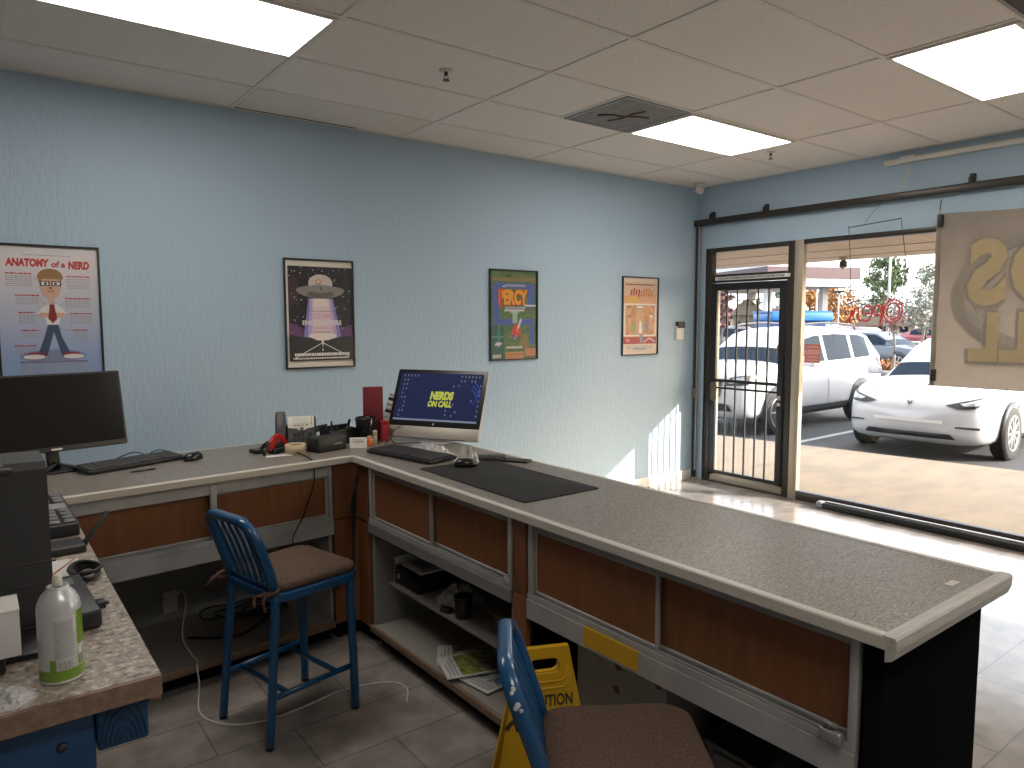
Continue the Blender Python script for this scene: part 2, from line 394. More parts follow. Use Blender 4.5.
# address numbers and stickers on the glass
MIR = Matrix.Diagonal((-1, 1, 1, 1))
o = MB().text('2210', .085, mtx=T(XG-.0095, 4.26, 1.84) @ MT @ MIR, bold=.002, space=1.25).build('address_numbers', GREYP); tag(o, 'reversed street number lettering near the top of the door glass', 'numbers')
STK = mat('red_sticker', (.62, .20, .17), .5); STK2 = mat('pale_lettering', (.75, .50, .45), .6)
t = thing('window_sticker', 'red hours sticker on the window glass right of the door', 'sticker', (XG-.0045, 3.545, 1.365))
MB().box((0, -.075, -.085), (.001, .075, .085)).build('sheet', STK, t)
s = MB()
for k in range(5): s.box((-.0006, -.06, .055-.03*k), (0, .06-.02*(k % 2), .063-.03*k))
s.box((-.0008, -.075, .01), (0, .075, .018)); s.build('print', STK2, t)
o = MB().box((XG-.0095, 3.86, 1.35), (XG-.0085, 3.905, 1.43)).box((XG-.0102, 3.868, 1.375), (XG-.0094, 3.897, 1.405), mi=1).build('door_sticker', [ORNG, CARD]); tag(o, 'small orange sticker on the lock side of the door glass', 'sticker')

# sliding grille rail, corner post, floor track
t = thing('grille_rail', 'long dark steel rail across the blue wall above the storefront', 'rail', (XW-.045, 0, 2.655))
MB().box((-.03, -4.0, -.028), (.03, YW-.005, .03), bev=.005).build('rail', BRONZE, t)
for y in (4.63, 4.02, 2.28, .4):
    m = MB(); m.box((.01, y-.018, .03), (.044, y+.018, .10), bev=.003); m.box((-.02, y-.014, .03), (.01, y+.014, .075), bev=.003); m.build('bracket', BRONZE, t)
t = thing('grille_post', 'upright dark steel post in the corner beside the door', 'post', (XW-.035, YW-.04, 0))
MB().box((-.02, -.012, .02), (.02, .016, 2.625), bev=.003).build('post', BRONZE, t)
MB().box((-.022, -.032, .1), (-.008, -.014, 2.62), bev=.002).build('channel', ALUD, t)
MB().box((-.035, -.03, 0), (.03, .03, .022), bev=.004).build('foot', TANAL, t)
MB().box((-.034, -.022, .86), (-.014, .012, .96), bev=.003).build('latch', mat('brass', (.35, .25, .11), .4, .8), t)
t = thing('floor_track', 'dark steel track lying on the floor along the window sill', 'track', (XW-.075, 0, 0))
MB().box((-.045, -3.9, 0), (.05, 3.32, .055), bev=.012).build('track', BLACKM, t)
MB().box((-.012, -3.9, .054), (.018, 3.30, .068), bev=.005).build('cover_strip', ALU, t)
MB().box((-.05, 3.31, 0), (.03, 3.37, .06), bev=.012).build('end_cap', ALUD, t)
t = thing('wire_raceway', 'beige surface raceway on the blue wall just under the ceiling', 'raceway', (XW-.03, 0, 2.935))
MB().box((-.022, -2.5, -.018), (.03, 2.93, .018), bev=.004).build('channel', CREAM, t)
MB().box((-.026, 2.69, -.012), (-.021, 2.80, .032), bev=.004).build('junction_box', WHITE, t)
st = MB()
for q in ([(0, 0, 0), (.004, .01, -.05), (-.004, -.012, -.10), (0, .012, -.15), (.004, -.02, -.19)], [(0, 0, -.03), (.0, -.03, -.07), (.004, -.02, -.1), (0, .03, -.16), (0, .05, -.2)], [(0, .02, -.12), (0, .05, -.15), (0, .04, -.19), (0, -.01, -.2)]): st.tube(bez(q, 6), .0035, 6)
o = st.build('hanging_cord', WCABLE, t); o.location = (-.03, 2.74, -.015)
# keypad on the blue wall
t = thing('wall_keypad', 'small white alarm keypad with a black top on the blue wall', 'keypad', (5.79, YW-.0, 1.56))
MB().box((-.055, -.03, -.09), (.055, 0, .05), bev=.006).build('body', WHITE, t)
MB().box((-.045, -.038, .03), (.065, 0, .095), bev=.006).build('display', BLACKP, t)

# hanging banner, seen from behind
def bmat(n, c):
    m = mat(n, c, .8, noise=(7, [v*.82 for v in c], (1, 1, 1), .3, .7)); nt = m.node_tree; b = nt.nodes['Principled BSDF']; tr = nd(nt, 'ShaderNodeBsdfTranslucent'); tr.inputs['Color'].default_value = c4(c)
    mx = nd(nt, 'ShaderNodeMixShader'); mx.inputs[0].default_value = .35; out = nt.nodes['Material Output']
    nt.links.new(b.outputs[0], mx.inputs[1]); nt.links.new(tr.outputs[0], mx.inputs[2]); nt.links.new(mx.outputs[0], out.inputs['Surface']); return m
BAN = bmat('banner_vinyl', (.37, .32, .275)); BAN5 = bmat('banner_faint_grey', (.40, .355, .30)); BAN2 = bmat('banner_grey_outline', (.345, .305, .255)); BAN3 = bmat('banner_gold', (.62, .49, .29)); BAN4 = bmat('banner_pale', (.50, .45, .39))
bn = thing('hanging_banner', 'tan banner hanging in the window, its lettering showing reversed', 'banner', (5.985, 2.49, 1.155))
W, H = 2.25, 1.31
c = MB(); nx, nz = 26, 16
vs = [(.007*math.sin(i*.55)+.004*math.sin(k*.8+i*.3), -W*i/nx, H*k/nz+(.012*math.cos(2*PI*i/13) if k == nz else 0)) for i in range(nx+1) for k in range(nz+1)]
c.add(vs, [(i*(nz+1)+k, (i+1)*(nz+1)+k, (i+1)*(nz+1)+k+1, i*(nz+1)+k+1) for i in range(nx) for k in range(nz)], 0, True)
c.box((-.004, -.035, 0), (.022, -.012, H-.01), mi=1)
sh = c.build('sheet', [BAN, BAN2], bn)
def ring2d(cx, cy, rx, ry, w, a0, a1, n=28): return arc(cx, cy, rx, ry, a0, a1, n)+arc(cx, cy, rx-w, ry-w, a1, a0, n)
FRM = lambda d: Matrix(((0, 0, -1, -.0135-d), (-1, 0, 0, 0), (0, 1, 0, 0), (0, 0, 0, 1)))   # x along the banner, y up
p = MB()
p.prism(ring2d(1.06, .68, .93, .52, .07, 95, 245), 0, .0004, mtx=FRM(.000)); o1 = p.build('swoosh', BAN5, bn)
p = MB(); p.prism(ring2d(1.08, .68, .86, .44, .05, 100, 245), 0, .0004, mtx=FRM(.0008)); p.build('swoosh_highlight', BAN4, bn)
for body, sz, x, y, wd, ht in (('NERDS', .5, 1.11, .86, 1.74, .49), ('ON CALL', .4, 1.12, .385, 1.70, .37)):
    for bold, m, d, e in ((.030, BAN2, .0015, .05), (.022, BAN3, .0022, 0)):
        MB().text(body, sz, mtx=FRM(d) @ T(x, y, 0) @ MIR, bold=bold, space=1.10, fit=(wd+e, ht+e)).build('lettering', m, bn)
for y, z in ((.02, 1.22), (.02, .04)):
    MB().box((-.035, -y-.028, z), (.01, -y+.0, z+.09), bev=.004).build('clip', BLACKP, bn)
for y, z in ((.02, 1.33), (1.05, 1.33), (2.2, 1.33)):
    MB().tube([(0, -y, z-.03), (.0, -y, z+.03), (.012, -y, z+.10)], .004, 6).build('hanger', BLACKP, bn)
for y, z in ((.02, .012), (.85, .012), (.55, .012)):
    MB().lathe([(.011, 0), (.011, .004), (.005, .005)], 14, mtx=T(-.032, -y, z) @ RY(-90)).build('eyelet', CHROME, bn)

# neon-style open sign: red script reversed, on wire hangers
NEO = mat('red_tube', (.60, .06, .065), .35)
on = thing('open_sign', 'red script open sign hanging reversed in the window on thin wires', 'sign', (5.985, 2.93, 1.70))
def neon(pts, y0, z0, s=.70): return [(0, -(y0+p[0]*s), z0+p[1]*s+(.03+.05*p[0])) for p in pts]
# mirrored letters, from left to right as seen from inside: n, e, p, O
L = {'n': [(-.31, -.10), (-.285, .05), (-.27, -.02), (-.24, .07), (-.205, .05), (-.20, -.03), (-.175, -.10)],
     'e': [(-.06, .0), (-.13, -.01), (-.15, .04), (-.11, .085), (-.05, .05), (-.045, -.03), (-.09, -.09), (-.16, -.08)],
     'p': [(.085, .09), (.07, -.06), (.055, -.17), (.075, -.02), (.03, .08), (-.02, .05), (.0, -.03), (.06, -.03)]}
for k, q in L.items(): MB().tube(neon(bez([(a, b, 0) for a, b in q], 6), 0, 0), .0085, 8).build('tube', NEO, on)
MB().tube(neon([(a, b) for a, b in arc(.20, .0, .105, .13, 0, 360, 30)][:-1], 0, 0), .0065, 8, closed=True).build('tube', NEO, on)
MB().tube(neon([(a, b) for a, b in arc(.205, .0, .070, .095, 0, 360, 30)][:-1], 0, 0), .0065, 8, closed=True).build('tube', NEO, on)
MB().tube(neon(bez([(-.36, .12, 0), (-.2, .16, 0), (0, .14, 0), (.12, .17, 0)], 6), 0, 0), .006, 6).build('tube', mat('grey_tube', (.16, .16, .17), .4), on)
bx = MB()
for z in (.10, -.08): bx.box((.012, -.29, z-.007), (.024, .28, z+.007))
bx.build('backing_bar', glassmat('clear_acrylic', (.9, .9, .9)), on)
for y, ya in ((.22, .255), (-.24, -.175)):
    MB().tube([(.01, y, .10), (.01, (y*2+ya)/3, .45), (-.0, ya, .76)], .0028, 6).build('hanger', CHAR, on)
MB().tube([(.0, .255, .745), (.0, -.175, .775)], .004, 6).build('hanger_bar', CHAR, on)
MB().tube([(.0, .12, .77), (.03, .0, .93)], .0022, 6).build('power_wire', GREYP, on)
# ---------------------------------------------------------------- framed posters on the blue wall
PW, PH = .505, .756
def poster(label, x0, z0, frame_m=BLACKP):
    t = thing('framed_poster', label, 'poster', (x0, YW, z0), 0, 'framed posters on the blue wall')
    f = MB(); e = .011
    for a, b in (((0, 0), (PW, e)), ((0, PH-e), (PW, PH)), ((0, e), (e, PH-e)), ((PW-e, e), (PW, PH-e))): f.box((a[0], -.020, a[1]), (b[0], 0, b[1]), bev=.002)
    f.build('frame', frame_m, t); MB().box((e, -.006, e), (PW-e, 0, PH-e)).build('backing', BLACKP, t)
    return t
class Art(MB):
    """flat print: shapes in poster coordinates (metres), each layer a hair in front of the last"""
    def __init__(s): super().__init__(); s.k = 0; s.m = []
    def mx(s): s.k += 1; return T(0, -.0065-.00008*s.k, 0) @ RX(90)
    def ix(s, m):
        if m not in s.m: s.m.append(m)
        return s.m.index(m)
    def poly(s, pts, m): return s.add([(p[0], p[1], 0) for p in pts], [list(range(len(pts)))], s.ix(m), False, s.mx())
    def rect(s, x0, y0, x1, y1, m): return s.poly([(x0, y0), (x1, y0), (x1, y1), (x0, y1)], m)
    def ell(s, cx, cy, rx, ry, m, n=24): return s.poly(arc(cx, cy, rx, ry, 0, 360, n)[:-1], m)
    def word(s, b, cx, cy, w, h, m, **k): return s.text(b, .1, s.ix(m), s.mx() @ T(cx, cy, 0), fit=(w, h), **k)
    def lines(s, x0, y0, x1, n, dy, h, m, seed=1):
        r = random.Random(seed); mt = s.mx()
        for i in range(n):
            x = x0
            while x < x1-.004:
                w = min(r.uniform(.006, .02), x1-x); s.add([(x, y0-dy*i, 0), (x+w, y0-dy*i, 0), (x+w, y0-dy*i+h, 0), (x, y0-dy*i+h, 0)], [(0, 1, 2, 3)], s.ix(m), False, mt); x += w+.003
        return s
    def stroke(s, pts, w, m):
        v = []; n = len(pts)
        for i, p in enumerate(pts):
            a = Vector(pts[max(i-1, 0)]); b = Vector(pts[min(i+1, n-1)]); d = (b-a).normalized() if (b-a).length else Vector((1, 0)); q = Vector((-d.y, d.x))*w/2
            v.append((p[0]+q.x, p[1]+q.y)); v.insert(0, (p[0]-q.x, p[1]-q.y))
        vs = [(x, y, 0) for x, y in v]; k = len(vs)
        return s.add(vs, [(i, i+1, k-2-i, k-1-i) for i in range(n-1)], s.ix(m), False, s.mx())
    def done(s, name, t): return s.build(name, s.m, t)
def ink(n, c): return mat(n, c, .45)
# 1: pale blue poster
PB1 = bpy.data.materials.new('pale_blue_print'); PB1.use_nodes = True
nt = PB1.node_tree; tcn = nd(nt, 'ShaderNodeTexCoord'); sx = nd(nt, 'ShaderNodeSeparateXYZ'); rp = nd(nt, 'ShaderNodeValToRGB'); mr = nd(nt, 'ShaderNodeMapRange')
nt.links.new(tcn.outputs['Object'], sx.inputs[0]); mr.inputs[1].default_value = 0; mr.inputs[2].default_value = PH; nt.links.new(sx.outputs['Z'], mr.inputs[0]); nt.links.new(mr.outputs[0], rp.inputs[0])
rp.color_ramp.elements[0].color = (.27, .38, .62, 1); rp.color_ramp.elements[1].color = (.70, .66, .68, 1); rp.color_ramp.elements[0].position = .15; rp.color_ramp.elements[1].position = .85
nt.links.new(rp.outputs[0], nt.nodes['Principled BSDF'].inputs['Base Color']); nt.nodes['Principled BSDF'].inputs['Roughness'].default_value = .4
RI = ink('red_ink', (.52, .045, .035)); GI = ink('grey_ink', (.36, .37, .42)); SKI = ink('skin_ink', (.62, .40, .30)); HAI = ink('hair_ink', (.33, .18, .075)); WHI = ink('white_ink', (.72, .71, .70)); NAV = ink('navy_ink', (.05, .08, .15)); BLI = ink('black_ink', (.012, .012, .014)); DRI = ink('dark_red_ink', (.26, .03, .04))
t = poster('pale blue framed poster headed ANATOMY of a NERD above the switched-off monitor', .130, 1.334)
a = Art(); a.rect(.011, .011, PW-.011, PH-.011, PB1)
a.word('ANATOMY', .155, .655, .205, .046, RI, bold=.006, shear=.1); a.word('of a', .300, .650, .068, .036, RI, bold=.004, shear=.1); a.word('NERD', .400, .648, .105, .046, RI, bold=.006, shear=.1)
a.lines(.13, .695, .36, 1, .01, .005, GI)
for (x0, y0, x1, n, sd) in ((.05, .590, .175, 6, 2), (.335, .580, .45, 6, 3), (.09, .470, .20, 4, 4), (.325, .455, .45, 4, 5), (.10, .375, .18, 5, 6), (.345, .370, .455, 5, 7), (.11, .275, .19, 3, 8), (.355, .275, .43, 5, 9), (.075, .19, .18, 4, 10)):
    a.lines(x0, y0, x1, 1, .01, .007, RI, sd); a.lines(x0, y0-.014, x1, n, .0105, .005, GI, sd+30)
a.lines(.095, .085, .25, 5, .0115, .005, GI, 50); a.lines(.27, .085, .43, 5, .0115, .005, GI, 51); a.lines(.095, .098, .42, 1, .01, .006, DRI, 52)
a.ell(.255, .135, .16, .035, ink('shadow_ink', (.20, .25, .38)))
a.poly([(.235, .31), (.285, .31), (.30, .24), (.335, .155), (.295, .135), (.262, .27), (.225, .135), (.185, .155), (.215, .24)], NAV)
for s in (-1, 1): a.ell(.258+s*.085, .138, .048, .018, DRI); a.ell(.258+s*.095, .130, .052, .013, WHI)
a.poly([(.215, .40), (.235, .425), (.285, .425), (.305, .40), (.29, .31), (.232, .31)], WHI); a.poly([(.215, .41), (.190, .375), (.20, .362), (.232, .378), (.232, .41)], WHI); a.poly([(.303, .41), (.328, .375), (.318, .362), (.286, .378), (.286, .41)], WHI)
a.poly([(.195, .372), (.205, .352), (.31, .352), (.322, .372), (.312, .378), (.206, .378)], SKI); a.poly([(.247, .425), (.271, .425), (.273, .40), (.282, .345), (.260, .318), (.238, .345), (.246, .40)], DRI)
a.poly([(.243, .43), (.275, .43), (.272, .46), (.246, .46)], SKI); a.poly(arc(.258, .535, .052, .082, 180, 360, 14)+[(.312, .57), (.205, .57)], SKI); a.poly(arc(.258, .575, .062, .050, -8, 188, 14), HAI); a.poly([(.20, .565), (.225, .585), (.30, .588), (.315, .57), (.307, .545), (.302, .566), (.216, .566), (.207, .54)], HAI)
for s in (-1, 1):
    a.rect(.258+s*.027-.023, .527, .258+s*.027+.023, .556, BLI); a.rect(.258+s*.027-.017, .532, .258+s*.027+.017, .551, WHI); a.ell(.258+s*.024, .541, .007, .007, BLI)
a.ell(.258, .515, .009, .010, HAI); a.stroke(arc(.258, .507, .018, .012, 200, 340, 8), .004, DRI)
for p in (((.175, .57), (.215, .55)), ((.20, .45), (.235, .42)), ((.18, .36), (.21, .37)), ((.19, .265), (.225, .255)), ((.335, .56), (.305, .53)), ((.325, .44), (.29, .41)), ((.345, .365), (.32, .37)), ((.355, .275), (.29, .29))): a.stroke(p, .0016, RI)
a.done('print', t)
# 2: flying saucer poster
t = poster('black framed poster of a flying saucer beam, left of the lit computer', 1.720, 1.334)
a = Art(); CRM = ink('cream_ink', (.70, .66, .58)); SKYB = ink('night_ink', (.014, .013, .020)); a.rect(.011, .011, PW-.011, PH-.011, CRM); a.rect(.028, .055, PW-.012, .705, SKYB)
PUR = ink('purple_ink', (.13, .055, .15)); a.poly([(.028, .215), (PW-.012, .215), (PW-.012, .30), (.35, .27), (.15, .27), (.028, .32)], PUR)
a.poly([(.028, .42), (.09, .46), (.10, .60), (.05, .66), (.028, .60)], ink('plum_ink', (.05, .022, .03)))
r = random.Random(11)
for k in range(120): x, y = r.uniform(.035, .485), r.uniform(.24, .70); q = r.choice((.0014, .002, .0032)); a.rect(x-q, y-q, x+q, y+q, WHI)
B1 = ink('blue_beam_ink', (.22, .21, .50)); B2 = ink('lilac_beam_ink', (.50, .38, .62)); B3 = ink('pale_beam_ink', (.72, .58, .62)); B4 = ink('white_beam_ink', (.78, .70, .66))
a.poly([(.165, .485), (.345, .485), (.405, .215), (.125, .215)], B1); a.poly([(.178, .485), (.332, .485), (.375, .205), (.155, .205)], B2); a.poly([(.195, .485), (.315, .485), (.345, .195), (.19, .195)], B3); a.poly([(.21, .485), (.30, .485), (.31, .43), (.20, .43)], B4); a.ell(.265, .225, .10, .030, B4)
SAU = ink('grey_saucer_ink', (.24, .235, .23)); a.poly(arc(.255, .545, .175, .058, 180, 360, 20)+arc(.255, .545, .175, .030, 0, 180, 20), SAU); a.ell(.255, .515, .10, .026, ink('saucer_shadow_ink', (.13, .115, .11))); a.ell(.255, .59, .088, .062, ink('dome_ink', (.56, .52, .49))); a.poly(arc(.255, .555, .105, .026, 0, 360, 20)[:-1], SAU)
a.ell(.240, .60, .020, .018, ink('orange_ink', (.50, .22, .08))); a.ell(.240, .602, .010, .009, CRM); a.stroke([(.25, .565), (.262, .555), (.255, .54)], .006, BLI)
for k in range(7): a.ell(.125+.043*k, .528-.0035*abs(k-3)*-1, .010, .007, ink('amber_ink', (.30, .20, .13)) if k == 0 else a.m[-1])
PNK = ink('pink_ink', (.62, .30, .46)); a.word('CLOSE', .265, .365, .125, .030, PNK, bold=.002); a.word('ENCOUNTERS', .262, .318, .285, .034, WHI, bold=.004); a.lines(.20, .285, .33, 2, .011, .005, PNK, 4); a.lines(.20, .25, .33, 1, .01, .005, PUR, 5); a.lines(.17, .395, .345, 1, .01, .003, PUR, 6)
HIL = ink('hill_ink', (.020, .020, .024)); a.poly([(.028, .055), (PW-.012, .055), (PW-.012, .215), (.42, .225), (.33, .205), (.275, .185), (.235, .19), (.18, .215), (.10, .222), (.028, .235)], HIL)
for s in (-1, 1): a.stroke([(.262+s*.008, .175), (.262+s*.20, .075)], .005, CRM)
a.poly([(.252, .195), (.272, .195), (.266, .165), (.258, .165)], B4); a.stroke([(.262, .165), (.262, .150)], .004, WHI); a.stroke([(.262, .14), (.262, .12)], .006, WHI); a.stroke([(.262, .108), (.262, .09)], .008, WHI)
a.lines(.06, .088, .46, 1, .01, .020, WHI, 7); a.lines(.05, .066, .45, 1, .01, .011, CRM, 8); a.done('print', t)
# 3: green board-game style poster
t = poster('green and blue framed poster with PERCY in orange letters, nearest right of the lit computer', 3.424, 1.334)
a = Art(); GRA = mat('green_ink', (.10, .17, .055), .45, noise=(26, (.045, .10, .045), (1, 1, 1), .38, .6)); BLU = ink('blue_ink', (.045, .10, .33)); OLI = ink('olive_ink', (.20, .155, .055)); BRI = ink('brick_ink', (.44, .19, .10)); DGR = ink('deep_green_ink', (.018, .10, .075)); TEA = ink('teal_ink', (.06, .22, .20)); YEI = ink('yellow_orange_ink', (.70, .30, .02)); LGR = ink('pale_grey_ink', (.50, .50, .50))
a.rect(.011, .011, PW-.011, PH-.011, GRA); a.rect(.011, .66, PW-.011, .69, OLI); a.rect(.011, .60, PW-.011, .625, OLI)
a.stroke([(.46, .62), (.46, .655)], .02, OLI)
a.poly([(.035, .645), (.44, .645), (.44, .60), (.10, .60), (.10, .345), (.25, .345), (.25, .295), (.035, .295)], BLU); a.poly([(.30, .345), (.47, .345), (.47, .13), (.42, .13), (.42, .295), (.30, .295)], BLU); a.poly([(.40, .645), (.47, .645), (.47, .44), (.40, .44)], BLU)
a.rect(.011, .011, .145, .285, DGR); a.rect(.085, .10, .10, .285, TEA); a.rect(.011, .19, .145, .205, TEA); a.rect(.16, .011, PW-.011, .10, GRA); a.rect(.16, .011, .36, .07, BRI); a.rect(.37, .03, .485, .095, BRI); a.rect(.165, .045, .355, .05, OLI)
a.poly([(.30, .10), (.42, .10), (.40, .20), (.34, .22)], OLI)
a.word('PERCY', .245, .525, .325, .145, DRI, bold=.012); a.word('PERCY', .245, .527, .305, .130, YEI, bold=.006); a.poly([(.10, .44), (.125, .44), (.125, .60), (.10, .60)], RI)
for x0, y0, x1, y1 in ((.16, .615, .37, .632), (.16, .43, .37, .447), (.13, .61, .16, .62), (.15, .41, .36, .425), (.36, .452, .485, .466)): a.rect(x0, y0, x1, y1, LGR)
a.lines(.165, .618, .365, 1, .01, .009, NAV, 3); a.lines(.165, .433, .365, 1, .01, .009, NAV, 4)
a.poly([(.20, .41), (.31, .41), (.285, .385), (.285, .31), (.235, .31), (.235, .385)], ink('mint_ink', (.28, .42, .36)))
a.poly([(.21, .20), (.25, .30), (.31, .29), (.33, .23), (.27, .175)], RI); a.poly([(.225, .19), (.26, .17), (.265, .21), (.235, .225)], LGR); a.stroke([(.285, .25), (.325, .345)], .022, LGR); a.ell(.245, .20, .016, .022, NAV); a.ell(.29, .25, .014, .018, BRI)
a.lines(.17, .098, .34, 1, .01, .018, LGR, 5); a.lines(.25, .705, .43, 2, .012, .008, OLI, 6); a.rect(.17, .69, .22, .72, ink('dark_olive_ink', (.05, .08, .03)))
a.lines(.03, .02, .12, 1, .01, .03, LGR, 9); a.poly([(.05, .125), (.09, .12), (.13, .14), (.10, .155), (.06, .15)], LGR); a.done('print', t)
# 4: warm tan poster
t = poster('warm tan framed poster with red title letters, nearest the door', 4.965, 1.330)
a = Art(); TA = ink('tan_ink', (.66, .48, .35)); TAO = ink('orange_tan_ink', (.60, .26, .10)); BRN = mat('brown_scene_ink', (.42, .20, .09), .45, noise=(16, (.62, .34, .17), (1, 1, 1), .4, .6)); MAR = ink('maroon_ink', (.34, .04, .06)); PIN = ink('cream_pink_ink', (.70, .56, .47))
a.rect(.011, .011, PW-.011, PH-.011, PIN); a.rect(.022, .50, PW-.022, .705, TA); a.poly([(.022, .50), (PW-.022, .50), (PW-.022, .60), (.022, .57)], ink('peach_ink', (.64, .36, .20)))
a.lines(.05, .675, .455, 1, .01, .012, DRI, 2)
r = random.Random(5)
for k in range(9):
    x = .125+.035*k; y = .605+.008*math.sin(k*1.3); h = .026+.01*(k % 2); c = (RI if k < 4 else YEI)
    a.poly([(x-.014, y-h), (x+.006, y-h), (x+.018, y+h), (x-.004, y+h)], MAR); a.poly([(x-.011, y-h+.006), (x+.004, y-h+.006), (x+.014, y+h-.006), (x-.002, y+h-.006)], c)
for k in range(5): a.poly([(.085+.025*k, .53-.02*(k % 2)), (.105+.025*k, .52-.02*(k % 2)), (.115+.025*k, .565), (.095+.025*k, .57)], ink('gold_ink', (.72, .46, .05)) if k == 0 else a.m[-1])
a.rect(.035, .185, PW-.035, .495, WHI); a.rect(.046, .196, PW-.046, .485, BRN); a.rect(.022, .11, PW-.022, .175, MAR); a.rect(.022, .175, PW-.022, .185, TAO)
CRM2 = ink('sepia_face_ink', (.52, .33, .22)); OLV = ink('moss_ink', (.28, .30, .12)); STB = ink('steel_ink', (.22, .24, .30))
for cx, cy, rx, ry, c in ((.095, .43, .030, .045, CRM2), (.10, .34, .030, .045, CRM2), (.24, .41, .040, .055, CRM2), (.155, .27, .042, .05, OLV), (.36, .42, .035, .05, TAO), (.40, .37, .03, .04, CRM2), (.34, .28, .03, .05, STB)): a.ell(cx, cy, rx, ry, c)
for cx, cy in ((.095, .455), (.10, .365), (.24, .445), (.40, .392)): a.poly(arc(cx, cy, .034, .024, 0, 180, 10), HAI)
a.poly([(.19, .455), (.30, .455), (.275, .475), (.215, .475)], WHI); a.poly([(.205, .36), (.275, .36), (.30, .20), (.19, .20)], CRM2); a.poly([(.24, .33), (.26, .33), (.275, .215), (.235, .215)], WHI); a.poly([(.375, .40), (.42, .385), (.43, .36), (.40, .37)], WHI); a.poly([(.24, .196), (.30, .196), (.28, .12), (.25, .12)], STB)
a.stroke([(.30, .125), (.38, .165), (.46, .13)], .008, WHI); a.ell(.08, .145, .035, .016, ink('rose_ink', (.60, .18, .16)))
a.lines(.05, .088, .44, 3, .014, .007, GI, 6); a.lines(.16, .065, .34, 2, .013, .007, STB, 7); a.rect(.011, .035, PW-.011, .040, LGR); a.done('print', t)
# ---------------------------------------------------------------- counters
ZT = .97
BA = 5.5                                   # the rear run is turned a little
bx, by = math.cos(R(BA)), math.sin(R(BA))
def bk(s, d, z=0): return (1.557+bx*s-by*d, 3.44+by*s+bx*d, z)     # s along the rear run (0 at the corner), d depth
wt = thing('worktop', 'L-shaped mottled taupe laminate counter top carrying the computers', 'counter top', (1.557, 3.42, 0))
def loc(p): return (p[0]-1.557, p[1]-3.42)
FB = [(-1.25, 3.150), (1.564, 3.42), (1.588, .715)]; BB = [(2.208, .715), (2.185, 4.17), (-1.25, 3.84)]
outl = [loc(p) for p in FB+BB]
MB().prism(outl, ZT-.038, ZT).build('surface', LAMI, wt)
def trim(pts, sec, name, m, closed=False): return MB().sweep([(*loc(p), ZT) for p in pts], sec, (0, 0, 1), 0, closed, False).build(name, m, wt)
sec = [(-.004, .0015), (.017, .0015), (.021, -.002), (.021, -.029), (.015, -.033), (.004, -.036), (.0005, -.036), (.0005, -.0005), (-.004, -.0005)]
trim(FB[:2], sec, 'edge_trim', LAMI2); trim(FB[1:], sec, 'edge_trim', LAMI2)
trim([BB[0], BB[1]], sec, 'edge_trim', LAMI2); trim([BB[1], BB[2]], sec, 'edge_trim', LAMI2)
sec2 = [(-.006, .003), (.020, .003), (.024, -.002), (.024, -.026), (.016, -.050), (.004, -.056), (.0005, -.056), (.0005, -.0005), (-.006, -.0005)]
trim([(1.566, .715), (2.232, .715)], sec2, 'end_moulding', ENDT)
MB().box((2.01-1.557, .755-3.42, ZT+.0002), (2.06-1.557, .775-3.42, ZT+.001)).build('tape_scrap', LAMI2, wt)

def sliding_door(parent, a, b, z0, z1, x, name='sliding_door'):
    """door in the local X=x plane, from y=a to y=b"""
    e = .012
    p = MB().box((x, a+e, z0+e), (x+.006, b-e, z1-e)).build(name, ORANGE, parent)
    f = MB()
    for lo, hi in (((x-.005, a, z0), (x+.009, a+e, z1)), ((x-.005, b-e, z0), (x+.009, b, z1)), ((x-.005, a+e, z0), (x+.009, b-e, z0+e)), ((x-.005, a+e, z1-e), (x+.009, b-e, z1))):
        f.box(lo, hi, bev=.002)
    f.build('frame', ALU, p); return p
def cabinet(t, y0, y1, doors, shelf, D=.58, back=GREYIN, rail=-.036, rm=None, dt=.908):
    """local: front plane x=0, depth +x, y along; t = thing"""
    c = MB()
    c.box((.012, y0, .10), (D, y0+.018, .925)); c.box((.012, y1-.018, .10), (D, y1, .925))
    c.box((D-.012, y0, .0), (D, y1, .925)); c.build('carcass', back, t)
    MB().box((.0, y0, .085), (D-.012, y1, .108)).build('base_shelf', SHELFM, t)
    MB().box((-.012, y0, .078), (.004, y1, .112), bev=.003).build('base_edge', EDGEB, t)
    MB().box((.055, y0, 0), (.07, y1, .085)).build('toe_kick', KICK, t)
    if shelf: MB().box((shelf[0], y0+.018, shelf[1]-.016), (D-.012, y1-.018, shelf[1]), bev=.002).build('middle_shelf', SHELFM, t)
    # aluminium front: top rail, bottom track, deep lower rail
    MB().box((-.004, y0, .922), (.05, y1, .931), bev=.002).box((-.002, y0, dt-.003), (.004, y1, .925)).build('top_rail', ALUD if dt > .9 else ALU, t)
    tr = MB(); tr.box((-.006, y0, .642), (.045, y1, .652), bev=.002)
    for x in (-.008, .008, .026): tr.box((x, y0, .650), (x+.004, y1, .668))
    tr.build('door_track', ALU, t)
    MB().sweep([(0, y0, .61), (0, y1, .61)], [(.012, .035), (-.012, .035), (-.012, rail), (.004, rail+.002), (.010, .01)], (0, 0, 1), 0, False, False).build('lower_rail', rm or ALU, t)
    MB().box((.045, y0, .645), (.055, y1, .925)).build('inner_panel', GREYIN, t)
    for y in (y0, y1-.022): MB().box((-.006, y, .645), (.03, y+.022, .925), bev=.003).build('stile', ALU, t)
    for k, (a, b) in enumerate(doors): sliding_door(t, a, b, .668, dt, .012+.017*(k % 2))
XF = 1.577; XO, SK = 1.623, .8          # the long run is very slightly skewed
def skew(o): o.matrix_world = T(XO, 0, 0) @ RZ(SK) @ T(-XF, 0, 0); return o
t = thing('counter_cabinet', 'open-shelved counter cabinet holding magazines, from the corner post to the middle post', 'cabinet', (XO, 0, 0), SK)
